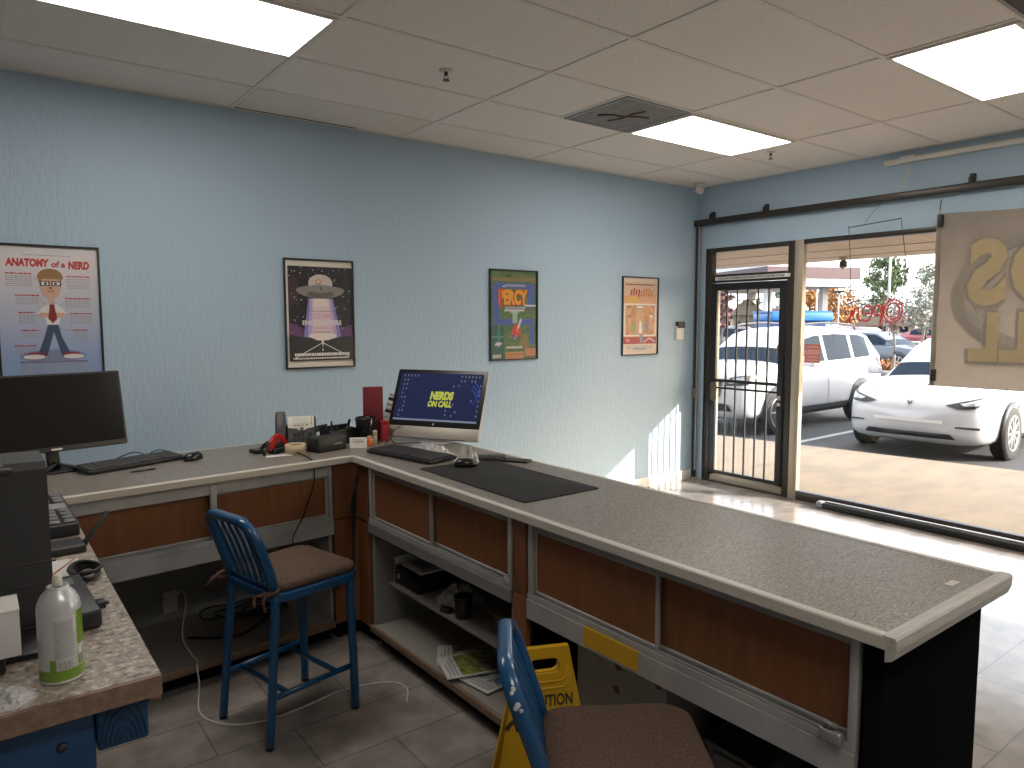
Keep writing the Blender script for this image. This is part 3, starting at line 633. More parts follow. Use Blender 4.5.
cabinet(t, 2.105, 3.275, [(2.70, 3.252), (2.128, 2.72)], (.085, .325), rail=-.012, rm=ALUD)
MB().box((-.002, 2.118, .665), (-.014, 2.145, .69), bev=.004).build('lock', ALU, t)
t = thing('counter_cabinet', 'counter cabinet with the yellow-taped rail, at the black end panel', 'cabinet', (XO, 0, 0), SK)
cabinet(t, .79, 2.005, [(1.40, 1.982), (.813, 1.425)], None, back=KICK)
o = MB().box((-.0136, 1.46, .583), (-.0122, 1.70, .6455)).box((-.0136, 1.46, .6455), (.0, 1.70, .6466)).build('warning_tape', YELT, t)
lk = MB(); lk.box((-.03, .815, .655), (-.008, .87, .69), bev=.006).tube([(-.02, .86, .69), (-.03, .85, .71), (-.02, .83, .70)], .006, 6); lk.build('track_latch', ALUD, t)
# posts and end panel
o = skew(MB().box((XF-.006, 2.020, .648), (XF+.56, 2.090, .93), bev=.002).box((XF-.004, 2.018, .0), (XF+.56, 2.092, .645), bev=.002).build('counter_post', [ORANGE])); tag(o, 'orange-brown upright post between the two long counter cabinets', 'post')
o = MB()
cp = [(1.452, 3.435), (1.534, 3.443), (XF-.004, 3.405), (XF-.004, 3.292), (XF+.55, 3.292), (XF+.55, 3.62), (1.45, 3.62)]
o.prism(cp, 0.09, .93).prism([(1.47, 3.47), (1.60, 3.47), (XF+.05, 3.30), (XF+.5, 3.30), (XF+.5, 3.6), (1.47, 3.6)], 0, .09, mi=1)
o.prism([(1.449, 3.432), (1.536, 3.440), (XF-.007, 3.404), (XF-.007, 3.292), (XF, 3.292), (XF, 3.41), (1.536, 3.447), (1.449, 3.44)], .640, .644, mi=1)
o = o.build('corner_post', [ORANGE, KICK]); tag(o, 'orange-brown inside corner post where the two counter runs meet', 'post')
o = skew(MB().box((XF-.004, .735, 0), (2.145, .775, .93), bev=.002).build('end_panel', [KICK])); tag(o, 'plain black panel closing the window end of the long counter', 'panel')
# rear run
def rear(name, label, cat): 
    o = thing(name, label, cat, bk(0, .0), BA-90); return o     # local +x = back (depth), +y = towards the left (-s)
t = thing('counter_cabinet', 'cabinet run under the rear counter, behind the blue stool', 'cabinet', (bk(0, 0)[0], bk(0, 0)[1], 0), BA+90)
# local +x -> back wall, +y -> along towards -X
cabinet(t, .115, 1.52, [(.137, .715), (.695, 1.30)], None, D=.62, dt=.882)
MB().box((-.006, .695, .648), (.01, .725, .925), bev=.003).build('stile', ALU, t)
MB().box((-.006, 1.295, .648), (.01, 1.52, .925), bev=.003).build('stile', ALUD, t)
sk = MB(); sk.box((.598, .70, .15), (.6075, .77, .26), bev=.004); sk.build('outlet', WHITE, t)
t2 = MB().box((.555, .715, .20), (.598, .755, .25), bev=.005).build('plug', WHITE, t)
# white cable from the outlet out over the floor
def cable(pts, r, name, label, m, n=8, cat='cable'):
    o = MB().tube(bez(pts, n), r, 8).build(name, m); return tag(o, label, cat)
cable([bk(-.735, .56, .225), bk(-.72, .46, .30), bk(-.74, .34, .28), bk(-.80, .22, .17), bk(-.80, .10, .118), bk(-.80, .03, .116), bk(-.82, -.03, .10), bk(-.82, -.05, .04), (.70, 3.12, .005), (.76, 2.97, .005), (.88, 2.90, .005), (1.05, 2.90, .005), (1.25, 2.93, .005), (1.45, 2.88, .005), (1.50, 2.78, .005), (1.44, 2.66, .005)], .0035, 'power_cable', 'thin white cable running from the outlet across the floor past the stool', WCABLE)
cable([bk(-.20, .24, ZT+.012), bk(-.22, .03, ZT+.006), bk(-.225, -.026, ZT-.02), bk(-.23, -.026, ZT-.12), bk(-.27, -.02, .74), bk(-.28, -.012, .70), bk(-.35, -.045, .62), bk(-.36, -.045, .56), bk(-.34, .10, .40), bk(-.25, .25, .2)], .0035, 'speaker_cord', 'x', CABLE)
SPK = bpy.data.objects['speaker_cord']
cb = MB()
for k, dx in enumerate((0, .012, -.010, .004)):
    cb.tube(bez([(1.545+dx, 3.325+dx, .91), (1.538, 3.335+dx, .86), (1.525+dx, 3.355, .74), (1.525+dx*.5, 3.36, .60), (1.52, 3.365+dx, .45-.02*k), (1.50+dx, 3.39, .34), (1.42, 3.40, .28+.02*k)], 6), .005, 6)
o = cb.build('cable_bundle', CABLE); tag(o, 'bunch of black cables hanging down the orange corner post', 'cables')
wj = MB(); ccx = bk(-.30, .34)
for k in range(5):
    a = .05+.012*k
    wj.tube([(ccx[0]-.05*k+a*1.7*math.cos(q), ccx[1]+a*math.sin(q), .116+.012*k+.02*abs(math.sin(q*1.5+k))) for q in [2*PI*i/18 for i in range(18)]], .005, 6, closed=True)
wj.tube(bez([bk(-.75, .3, .115), bk(-.6, .15, .125), bk(-.45, .2, .117), bk(-.3, .3, .14)], 6), .006, 6)
o = wj.build('tangled_cables', CABLE); tag(o, 'tangle of black cables on the base shelf behind the blue stool', 'cables')

# ---------------------------------------------------------------- blue metal stools
def stool(label):
    t = thing('counter_stool', label, 'stool', (0, 0, 0), 0, 'blue metal counter stools')
    flat = [(-.017, -.012), (.017, -.012), (.020, 0), (.017, .012), (-.017, .012), (-.020, 0)]
    oval = [(.0195*math.cos(2*PI*i/10), .0135*math.sin(2*PI*i/10)) for i in range(10)]
    # seat: rounded pan with a rolled rim, waisted towards the back
    pan = []
    for (x, y) in rrect(.395, .43, .06, 8, .026): pan.append((x+(.030*(1-(y/.2)**2) if x > .1 else 0), y*(1 - .10*(.2-x)/.4)))
    MB().prism(pan, .572, .612, bev=.009).build('seat', BLUEM, t)
    cu = MB()
    inn = [(x*.965+.004, y*.975) for x, y in pan]; n = len(inn)
    rings = [[(x*q, y*q, z) for x, y in inn] for q, z in ((.93, .6115), (.99, .617), (1.0, .627), (.985, .638), (.93, .646), (.7, .651), (.35, .653))]
    cu.loft(rings, 0, True, True); cs = cu.build('cushion', CUSH, t)
    for s in (-1, 1):
        tm = MB(); y = s*.168
        tm.tube(bez([(-.14, y, .625), (-.165, y+s*.024, .622), (-.205, y+s*.014, .618), (-.198, y-s*.016, .612), (-.155, y-s*.006, .617)], 5), .0075, 6)
        tm.tube(bez([(-.202, y+s*.01, .62), (-.225, y+s*.03, .60), (-.22, y+s*.035, .565)], 5), .006, 6); tm.tube(bez([(-.202, y+s*.01, .62), (-.235, y-s*.01, .615), (-.25, y+s*.01, .585)], 5), .006, 6)
        tm.build('tie', TIE, cs)
    legs = {}
    for sx in (-1, 1):
        for s in (-1, 1):
            if sx > 0: path = [(.192, s*.178, .58), (.194, s*.181, .40), (.198, s*.184, .2), (.201, s*.187, .014)]
            else: path = [(-.150, s*.160, .60), (-.158, s*.164, .50), (-.168, s*.169, .40), (-.186, s*.174, .2), (-.203, s*.178, .014)]
            l = MB().sweep(bez(path, 4), [(a, b_*1.3) for a, b_ in oval], (1, 0, 0)).build('leg', BLUEM, t)
            e = path[-1]; MB().lathe([(.0165, 0), (.0165, .008), (.012, .017)], 14, mtx=T(e[0], e[1], 0)).build('glide', BLACKP, l)
    # back: one bent tube from rear leg to rear leg
    def bp(y, z):
        z2 = .60+(z-.60)*1.05; return (-.150-.108*((z-.60)/.30)**1.2 if z > .60 else -.15, y, z2)
    pts = [bp(-.160, .60), bp(-.163, .68), bp(-.165, .77)]
    pts += [bp(-.165+.075*(1-math.cos(R(a))), .815+.075*math.sin(R(a))) for a in range(0, 91, 15)]
    pts += [bp(y, .890) for y in (-.05, 0, .05)]
    pts += [bp(.165-.075*(1-math.cos(R(a))), .815+.075*math.sin(R(a))) for a in range(90, -1, -15)]
    pts += [bp(.165, .77), bp(.163, .68), bp(.160, .60)]
    MB().sweep(pts, [(-.012, -.017), (.012, -.017), (.0145, 0), (.012, .017), (-.012, .017), (-.0145, 0)], (1, 0, .15)).build('back_frame', BLUEM, t)
    MB().sweep([bp(y, .628) for y in (-.155, 0, .155)], [(-.007, -.011), (.007, -.011), (.007, .011), (-.007, .011)]).build('back_rail', BLUEM, t)
    for k in range(5):
        y = -.105+.0525*k
        MB().sweep([bp(y*.86, .62), bp(y*.93, .70), bp(y, .80), bp(y, .885)], [(-.004, -.011), (.004, -.011), (.004, .011), (-.004, .011)], (0, 1, 0)).build('slat', BLUEM, t)
    st = [(.0095*math.cos(2*PI*i/8), .013*math.sin(2*PI*i/8)) for i in range(8)]
    for s in (-1, 1): MB().sweep([(-.194, s*.174, .195), (.196, s*.182, .195)], st).build('stretcher', BLUEM, t)
    MB().sweep([(-.115, -.175, .195), (-.115, .175, .195)], st).build('stretcher', BLUEM, t)
    MB().sweep([(.115, -.180, .195), (.115, .180, .195)], st).build('stretcher', BLUEM, t)
    return t
s1 = stool('blue metal stool with a brown cushion, standing whole in the corner of the counters')
s1.location = (1.010, 2.905, 0); s1.rotation_euler = (0, 0, R(13))
s2 = dup(s1, (1.176, 1.160, 0), -36.5, 'blue metal stool cropped by the photo bottom, its back frame chipped to bare metal')
for o in kids(s2):
    if o.name.startswith('back_frame'):
        m = MB()
        for (dx, an, w_) in ((.003, 34, .006), (-.003, 29, .005), (.002, 14, .007), (-.004, 10, .006), (.006, 7, .005)):
            y = -.165+.075*(1-math.cos(R(an))); z = .815+.075*math.sin(R(an)); f = (z-.60)/.30
            m.lathe([(w_, -.0006), (w_*.95, .0003), (.001, .0004)], 7, mtx=T(-.150-.108*f**1.2+dx, y-.0147*math.cos(R(an)), .60+(z-.60)*1.05+.0147*math.sin(R(an))) @ RX(90-an))
        m.build('paint_chip', CHIP, o)

# ---------------------------------------------------------------- blue timber bench with granite-look top
t = thing('work_bench', 'bench with a granite-look top on blue painted lumber, lower left', 'bench', (-.30, 2.35, 0))
def B(m, a, b, **k): return m.box((a[0]+.30, a[1]-2.35, a[2]), (b[0]+.30, b[1]-2.35, b[2]), **k)
BR_ = [(-1.0, 1.505), (.268, 1.505), (.268, 3.270), (-1.0, 3.148)]
MB().prism([(x+.30, y-2.35) for x, y in BR_], .955, .97).build('top', GRAN, t)
m = MB(); m.sweep([(.568-.016, -.8415, .97-.0002), (.568-.016, .915, .97-.0002)], [(.016, 0), (.016, -.055), (-.004, -.055), (-.004, -.016), (-.016, -.016), (-.016, 0)], (0, 0, 1), 0, False, False, True)
B(m, (-1.0, 1.493, .930), (.268, 1.508, .9698)); m.prism([(x+.30-(.02 if x > 0 else 0), y-2.35-.004) for x, y in BR_], .94, .955); m.build('top_edge', GRANE, t)
e = B(MB(), (-1.0, 1.530, .80), (.155, 1.568, .938), bev=.005).build('apron', BLUEW, t)
m = MB()
for x in (-.03, .10): m.lathe([(.001, .006), (.007, .005), (.010, 0)], 12, mtx=T(x+.30, 1.530-2.35, .865) @ RX(90))
m.build('bolt', mat('dark_bolt', (.05, .055, .06), .4, .7), e)
s_ = B(MB(), (.157, 1.525, .835), (.247, 3.20, .938), bev=.006).build('side_rail', BLUEW, t)
m = MB()
for k in range(5): m.sweep([(.157+.30+.09*.5+(.008+.0078*k)*math.cos(R(a)), 1.5245-2.35, .838+(.018+.018*k)*math.sin(R(a))) for a in range(6, 175, 8)], [(-.0015, -.0015), (.0015, -.0015), (.0015, .0015), (-.0015, .0015)], (0, 1, 0))
m.build('end_grain', mat('blue_grain_line', (.004, .028, .08), .5), s_)
for a, b in (((.025, 1.57, 0), (.125, 1.625, .80)), ((.125, 3.12, 0), (.21, 3.21, .835)), ((-.98, 1.57, 0), (-.88, 1.625, .80))):
    B(MB(), a, b, bev=.005).build('leg', BLUEW, t)
B(MB(), (-.98, 1.585, .62), (.03, 1.62, .72), bev=.005).build('stretcher', BLUEW, t)
# ---------------------------------------------------------------- left monitor, keyboard, mouse
ZB = ZT+.0004
t = thing('monitor', 'black widescreen monitor, switched off, in front of the anatomy poster', 'monitor', (.292, 3.885, ZB), 13)
MON = T(0, -.03, .096) @ RX(-11)
MB().prism(rrect(.622, .362, .008, 3, 0, .181), -.03, 0, mtx=MON @ RX(90) @ T(0, 0, .0), bev=.003).build('housing', BLACKP, t)
MB().prism(rrect(.602, .328, .004, 2, 0, .188), 0, .0012, mtx=MON @ T(0, -.0, 0) @ RX(90) @ T(0, 0, .0)).build('screen', SCREEN, t)
MB().box((-.022, -.0025, .006), (.022, -.0005, .015), mtx=MON).build('logo_mark', PAPER, t)
MB().box((.10, .031, .05), (.30, .036, .30), mtx=MON).build('rear_cover', GREYP, t)
MB().sweep(bez([(0, .02, .012), (0, .035, .10), (0, .02, .20)], 6), rrect(.055, .022, .009, 3), (0, 1, 0)).build('stand', BLACKP, t)
m = MB(); m.prism(rrect(.19, .15, .06, 6), 0, .010, bev=.003); m.sweep([(-.09, -.075, .006), (-.02, -.015, .03), (.0, .01, .035)], rrect(.03, .012, .004, 2)); m.sweep([(.10, -.05, .006), (.02, -.01, .03), (.0, .01, .035)], rrect(.03, .012, .004, 2)); m.build('stand_base', BLACKP, t)

def keyboard(name, label, loc, rz, w, d, rows=5, cols=15, tilt=4, m=BLACKP, km=CHAR, pad=0):
    t = thing(name, label, 'keyboard', loc, rz)
    mt = T(0, 0, .004) @ RX(tilt)
    MB().prism(rrect(w, d, .012, 4, 0, d/2), 0, .014, mtx=mt, bev=.003).build('case', m, t)
    k = MB(); pw = (w-.02)/cols; ph = (d-.02-pad)/rows
    for j in range(rows):
        i = 0
        while i < cols:
            n = 5 if (j == 0 and i == 3) else 1
            x0 = -w/2+.01+i*pw; y0 = .01+pad+j*ph
            if i not in (11,) or j > 0: k.box((x0+.0012, y0+.0012, .0139), (x0+n*pw-.0012, y0+ph-.0012, .0195), bev=.0015, mtx=mt, seg=1)
            i += n
    k.build('keys', km, t); return t
KB1 = keyboard('keyboard', 'black full-size keyboard in front of the switched-off monitor', (.622, 3.755, ZB), 19, .47, .155)
def mouse(label, loc, rz, m=BLACKG):
    t = thing('computer_mouse', label, 'mouse', loc, rz)
    rings = [[(.031*a*math.cos(2*PI*i/20), .056*a*math.sin(2*PI*i/20), z) for i in range(20)] for a, z in ((.92, 0), (1, .006), (.99, .016), (.9, .026), (.7, .034), (.4, .038), (.15, .039))]
    MB().loft(rings).build('body', m, t)
    MB().lathe([(.0085, -.003), (.0085, .003)], 14, mtx=T(0, .028, .034) @ RY(90)).build('scroll_wheel', GREYP, t); return t
MS1 = mouse('black computer mouse to the right of the full-size keyboard', (.868, 3.79, ZB), -62)
cable([(.56, 4.03, ZT+.005), (.60, 4.02, ZT+.022), (.645, 4.0, ZT+.034), (.69, 3.99, ZT+.015), (.70, 3.985, ZT+.004)], .0028, 'keyboard_cord', 'x', CABLE)
attach(bpy.data.objects['keyboard_cord'], KB1)
cable([(.70, 4.03, ZT+.004), (.73, 4.02, ZT+.026), (.77, 4.01, ZT+.030), (.82, 3.95, ZT+.012), (.855, 3.855, ZT+.010)], .0026, 'mouse_cord', 'x', CABLE)
attach(bpy.data.objects['mouse_cord'], MS1)
def pen(name, label, a, b, m, r=.0042, cat='pen'):
    v = Vector(b)-Vector(a); q = v.to_track_quat('Z', 'Y').to_matrix().to_4x4(); l = v.length
    t = thing(name, label, cat, a); mt = q
    MB().lathe([(.0012, 0), (r*.8, .012), (r, .016), (r, l*.72)], 10, mtx=mt).build('barrel', m, t)
    MB().lathe([(r*1.12, l*.70), (r*1.12, l*.98), (r*.6, l)], 10, mtx=mt).build('cap', BLACKP, t); return t
pen('pen', 'black pen lying on the rear counter edge below the keyboard', (.555, 3.625, ZT+.006), (.668, 3.645, ZT+.006), BLACKP)

# ---------------------------------------------------------------- desk phone and its neighbours
t = thing('desk_phone', 'charcoal desk phone with a pale screen panel on the rear counter', 'phone', (1.428, 3.87, ZB), -20)
w_ = .155; MP = T(.030, -.02, .012) @ RX(-28)
MB().prism(rrect(w_, .165, .012, 4, 0, .083), 0, .028, mtx=MP @ RX(90) @ T(0, 0, -.028), bev=.004).build('body', CHAR, t)
MB().prism([(-w_/2+.002, .165), (-w_/2+.002, .098), (-.03, .092), (-.012, .080), (.012, .080), (.03, .092), (w_/2-.012, .098), (w_/2-.012, .165)], 0, .003, mtx=MP @ RX(90) @ T(0, 0, 0), bev=.001).build('screen_panel', CREAM, t)
s = MB(); s.box((-.050, -.0062, .120), (.036, -.0030, .158)); o = s.build('screen', mat('lcd', (.62, .64, .58), .3), t)
s = MB()
for k in range(4): s.box((-.044+.021*k, -.0056, .108), (-.030+.021*k, -.003, .113), mtx=None)
for k in range(4): s.lathe([(.004, 0), (.003, .003)], 8, mtx=T(.052, -.003, .118+.012*k) @ RX(90))
s.lathe([(.011, 0), (.011, .004), (.007, .006)], 16, mtx=T(0, -.003, .090) @ RX(90))
for o2 in (s,): b = o2.build('soft_keys', GREYP, t); b.matrix_local = MP
o.matrix_local = MP
s = MB()
for r_ in range(4):
    for c_ in range(3): s.box((-.048+.022*c_, -.005, .014+.0155*r_), (-.033+.022*c_, 0, .024+.0155*r_), bev=.002)
for r_ in range(4): s.box((.034, -.005, .014+.0155*r_), (.052, 0, .024+.0155*r_), bev=.002)
b = s.build('keypad', BLACKP, t); b.matrix_local = MP
MB().box((-.105, .02, 0), (.10, .10, .035), bev=.006).box((-.06, .05, .03), (.08, .10, .11), bev=.006).build('base', BLACKP, t)
hs = MB(); hs.sweep(bez([(-.083, -.045, .030), (-.083, -.030, .060), (-.083, -.008, .11), (-.083, .035, .165), (-.083, .05, .178)], 5), rrect(.052, .032, .012, 4), (0, 1, 0), scale=None)
hs.prism(rrect(.056, .05, .015, 4, -.083, .0), 0, .02, mtx=T(0, .046, .155) @ RX(60), bev=.005); hs.build('handset', CHAR, t)
MB().prism(rrect(.06, .165, .01, 3, -.083, .083), 0, .020, mtx=T(0, .006, .006) @ RX(-28) @ RX(90) @ T(0, 0, -.02), bev=.004).build('cradle', BLACKP, t)

t = thing('tape_dispenser', 'red and black hand-held tape dispenser in front of the desk phone', 'tape dispenser', (1.275, 3.735, ZB), 35)
MB().sweep(bez([(-.06, 0, .020), (-.045, 0, .058), (0, 0, .078), (.045, 0, .052), (.068, 0, .018)], 6), rrect(.050, .016, .006, 3), (0, 1, 0)).build('shell', RED, t)
MB().box((-.055, -.027, .0), (.06, .027, .03), bev=.008).build('base', BLACKP, t)
MB().lathe([(.026, -.02), (.026, .02)], 24, mtx=T(0, 0, .036) @ RX(90)).build('tape_roll', BLACKP, t)
h = MB(); h.sweep(bez([(-.04, 0, .03), (-.075, 0, .055), (-.09, 0, .03), (-.12, 0, .015)], 5), rrect(.026, .014, .005, 3), (0, 1, 0)); h.build('handle', BLACKP, t)
t = thing('card_reader', 'small black card reader with a stubby strap, leftmost gadget beside the red dispenser', 'card reader', (1.185, 3.79, ZB), 15)
MB().prism(rrect(.055, .075, .008, 3), 0, .02, bev=.003).build('body', BLACKP, t)
MB().box((-.02, -.02, .0195), (.0, .02, .021)).build('window', GREYP, t)
MB().sweep(bez([(.02, .0, .012), (.045, 0, .036), (.075, .01, .042), (.085, .012, .012)], 5), rrect(.022, .005, .002, 2), (0, 1, 0)).build('strap', BLACKP, t)
o = MB().prism([(-.06, -.045), (.075, -.06), (.085, -.01), (-.04, .0)], 0, .0008, mtx=T(0, 0, 0)).build('paper_slip', PAPER); o.location = (1.235, 3.67, ZB); tag(o, 'white paper slip lying under the red dispenser at the counter edge', 'paper')
t = thing('masking_tape', 'roll of beige masking tape lying flat on the rear counter edge', 'tape', (1.345, 3.662, ZB))
MB().lathe([(.041, 0), (.054, 0), (.054, .048), (.041, .048), (.041, 0)], 36).build('tape', TAPE, t)
MB().lathe([(.0385, 0), (.0412, 0), (.0412, .0425), (.0385, .0425), (.0385, 0)], 36).build('core', CARD, t)
t = thing('speaker_box', 'small black oblong box with a silver mark beside the masking tape', 'speaker', (1.508, 3.645, ZB), 15)
MB().box((-.095, -.05, 0), (.095, .05, .078), bev=.007).build('body', BLACKP, t)
MB().box((-.088, -.0515, .008), (.088, -.049, .070), bev=.001).build('front_panel', BLACKP, t)
m = MB()
for k in range(6): m.box((.012+.009*k, -.0525, .034), (.018+.009*k, -.051, .040+.002*(k % 2)))
m.build('logo_mark', ALU, t)
attach(SPK, t)
# pen organiser
t = thing('desk_organiser', 'black desk organiser tray behind the black box', 'organiser', (1.645, 3.81, ZB), 12)
m = MB(); m.box((-.085, -.05, 0), (.10, .05, .006), bev=.002)
for a, b in (((-.085, -.05), (.10, -.044)), ((-.085, .044), (.10, .05)), ((-.085, -.044), (-.079, .044)), ((.094, -.044), (.10, .044)), ((.0, -.044), (.006, .044))):
    m.box((a[0], a[1], .004), (b[0], b[1], .085 if a[1] < .04 else .10))
m.build('tray', BLACKP, t)
MB().box((-.10, .03, .09), (-.02, .034, .125), mtx=T(-.02, 0, -.008) @ RY(-4)).build('clip_panel', BLACKP, t)
DB = mat('navy_pen', (.012, .02, .05), .4)
pen('pen', 'dark pen leaning tallest out of the black organiser', (1.61, 3.80, ZB+.008), (1.595, 3.78, ZB+.135), BLACKP, .005)
pen('pen', 'navy pen leaning left in the black organiser', (1.62, 3.81, ZB+.008), (1.56, 3.79, ZB+.118), DB, .005)
pen('pen', 'navy pen leaning right in the black organiser', (1.60, 3.785, ZB+.008), (1.635, 3.775, ZB+.105), DB, .0045)
pen('marker', 'thick black marker standing at the right end of the black organiser', (1.69, 3.82, ZB+.008), (1.715, 3.80, ZB+.135), BLACKP, .007, 'marker')
t = thing('cup', 'glossy black cup standing among the pens, beside the maroon board', 'cup', (1.785, 3.742, ZB), 0)
MB().lathe([(.040, .0), (.044, .004), (.050, .06), (.060, .140), (.056, .147), (.050, .136), (.040, .01)], 28).build('body', BLACKG, t)
MB().tube(bez([(.053, -.012, .115), (.080, -.025, .105), (.076, -.025, .06), (.047, -.012, .05)], 5), .007, 8).build('handle', BLACKG, t)
t = thing('card_stand', 'white card propped upright at the corner of the counter', 'card', (1.672, 3.60, ZB), -25)
MB().box((-.046, -.002, 0), (.046, .002, .058), mtx=RX(-16)).build('card', PAPER, t)
m = MB()
for k in range(3): m.box((-.03, -.0028, .044-.006*k), (.028-.008*k, -.002, .0465-.006*k), mtx=RX(-16))
m.build('print', PAPG, t)
MB().box((-.03, .012, 0), (.03, .016, .04), mtx=RX(14)).build('prop', PAPER, t)
t = thing('glue_bottle', 'small orange capped bottle beside the white card', 'bottle', (1.752, 3.625, ZB))
MB().lathe([(.018, 0), (.0195, .003), (.0195, .036), (.015, .042)], 20).build('body', ORNG, t)
MB().lathe([(.0125, .041), (.0125, .053), (.010, .056)], 16).build('cap', mat('peach_plastic', (.72, .42, .30), .4), t)
t = thing('glue_stick', 'beige glue stick standing behind the orange bottle', 'glue stick', (1.80, 3.655, ZB))
MB().lathe([(.012, 0), (.012, .05), (.010, .055)], 16).build('body', CREAM, t); MB().lathe([(.0128, .05), (.0128, .075), (.011, .078)], 16).build('cap', TAPE, t)
t = thing('display_board', 'tall maroon board standing upright between the pens and the computer', 'board', (1.862, 3.80, ZB), -22)
MB().box((-.057, -.011, 0), (.057, .011, .312), bev=.003).build('board', MAROON, t)
MB().box((-.054, .0105, .004), (.054, .0125, .308)).build('lining', CARD, t)
t = thing('card_box', 'short red box standing beside the maroon board', 'box', (1.893, 3.715, ZB), -25)
MB().box((-.024, -.02, 0), (.024, .02, .118), bev=.002).build('carton', mat('bright_red_card', (.45, .03, .05), .5), t)
MB().box((-.025, -.021, .10), (.025, .021, .120), bev=.001).build('lid', RED, t)
t = thing('folded_leaflet', 'pale striped leaflet leaning behind the red box', 'leaflet', (1.945, 3.86, ZB), -28)
LT = T(0, 0, .002) @ RY(17)
MB().box((-.026, -.003, 0), (.026, .003, .27), mtx=LT).build('paper', PAPER, t)
m = MB()
for z0, z1, c in ((.225, .243, 0), (.150, .168, 0), (.192, .206, 1), (.17, .176, 1), (.255, .262, 1), (.12, .126, 1)): m.box((-.0262, -.0036, z0), (.0262, -.0028, z1), mi=c, mtx=LT)
m.build('print', [BLACKP, PAPG], t)
o = MB().box((-.018, -.002, 0), (.018, .002, .27), mtx=RY(12)).build('paper_strip', PAPER); o.location = (2.03, 3.90, ZB); tag(o, 'plain pale strip leaning behind the striped leaflet, half behind the computer', 'paper')

# ---------------------------------------------------------------- all-in-one computer
t = AIO = thing('desktop_computer', 'lit all-in-one computer with a silver chin on the counter corner', 'computer', (2.108, 3.515, ZB), -59)
AM = T(0, -.055, .028) @ RX(-23.5)
def A(o): o.matrix_local = AM; return o
Wc, Hc = .585, .412
A(MB().prism(rrect(Wc, Hc, .012, 4, 0, Hc/2), -.026, 0, mtx=RX(90), bev=.003).build('housing', ALU, t))
A(MB().prism(rrect(Wc-.002, Hc-.068, .010, 4, 0, Hc/2+.033), 0, .0018, mtx=RX(90)).build('bezel', BLACKG, t))
A(MB().box((-Wc/2+.002, -.0018, .001), (Wc/2-.002, .0005, .067), bev=.0008).build('chin', mat('satin_silver', (.46, .43, .39), .5, .4), t))
S0, S1 = .100, Hc-.022
A(MB().box((-Wc/2+.024, -.0026, S0), (Wc/2-.024, -.0018, S1)).build('screen', mat('navy_screen', (.006, .007, .014), .5, spec=.08, emit=((.005, .007, .024), 1)), t))
sw = MB()
for k in range(3):
    q = [(.02+.05*k+.0*i, .0, 0) for i in range(1)]
    pts = [(.07+.17*math.sin(a)*(1+.05*k), -.0029, .245+.02*k+.085*math.cos(a*1.0)) for a in [.9+1.1*i/10 for i in range(11)]]
    sw.sweep(pts, [(-.004, -.0001), (.004, -.0001), (.004, .0001), (-.004, .0001)], (0, 1, 0))
A(sw.build('swoosh', mat('blue_screen_light', (.01, .02, .08), .3, emit=((.006, .012, .08), 1)), t))
TM = RX(90)
YS = mat('yellow_screen_light', (.1, .1, .02), .3, emit=((.15, .165, .016), 1)); KS = mat('screen_black', (.005, .005, .01), .3)
tx = MB(); tx.text('NERDS', .062, mtx=T(.022, -.0032, .252) @ TM, bold=.0042, shear=.08, xs=.76); tx.text('ON CALL', .046, mtx=T(.018, -.0032, .203) @ TM, bold=.0030, shear=.08, xs=.78); A(tx.build('lettering', YS, t))
ic = MB(); random.seed(3)
pos = [(-.245+.022*i, .372) for i in range(5)]+[(-.24+.02*(j % 2), .345-.027*i) for i in range(9) for j in range(2) if random.random() < .75]
pos += [(.13+.022*i, .372-.026*j) for j in range(2) for i in range(6) if random.random() < .85]+[(.255, .32-.03*i) for i in range(7)]+[(.06+.02*i, .14+.026*j-.002*i) for j in range(2) for i in range(4) if random.random() < .8]
pos += [(random.uniform(-.1, .22), random.uniform(.15, .33)) for k in range(7)]
pos = [(x, min(z, S1-.018)) for x, z in pos]
for x, z in pos: ic.box((x, -.0031, z), (x+.0055, -.0026, z+.006)); ic.box((x-.002, -.0031, z-.004), (x+.0075, -.0026, z-.0028))
A(ic.build('desktop_icons', mat('icon_light', (.1, .1, .1), .3, emit=((.075, .08, .10), 1)), t))
A(MB().box((-Wc/2+.024, -.0030, S0), (Wc/2-.024, -.0026, S0+.011)).build('taskbar', mat('taskbar_light', (.1, .1, .1), .3, emit=((.05, .06, .09), 1)), t))
A(MB().lathe([(.0065, 0), (.0065, .0006)], 18, mtx=T(0, -.0018, .083) @ TM).build('logo_mark', mat('pale_logo', (.45, .46, .5), .4), t))
st = MB(); st.sweep([(0, .10, .004), (0, .085, .10), (0, .03, .20)], rrect(.17, .010, .004, 3), (0, 1, 0)); st.box((-.09, -.06, 0), (.09, .115, .007), bev=.003); st.build('stand', ALU, t)

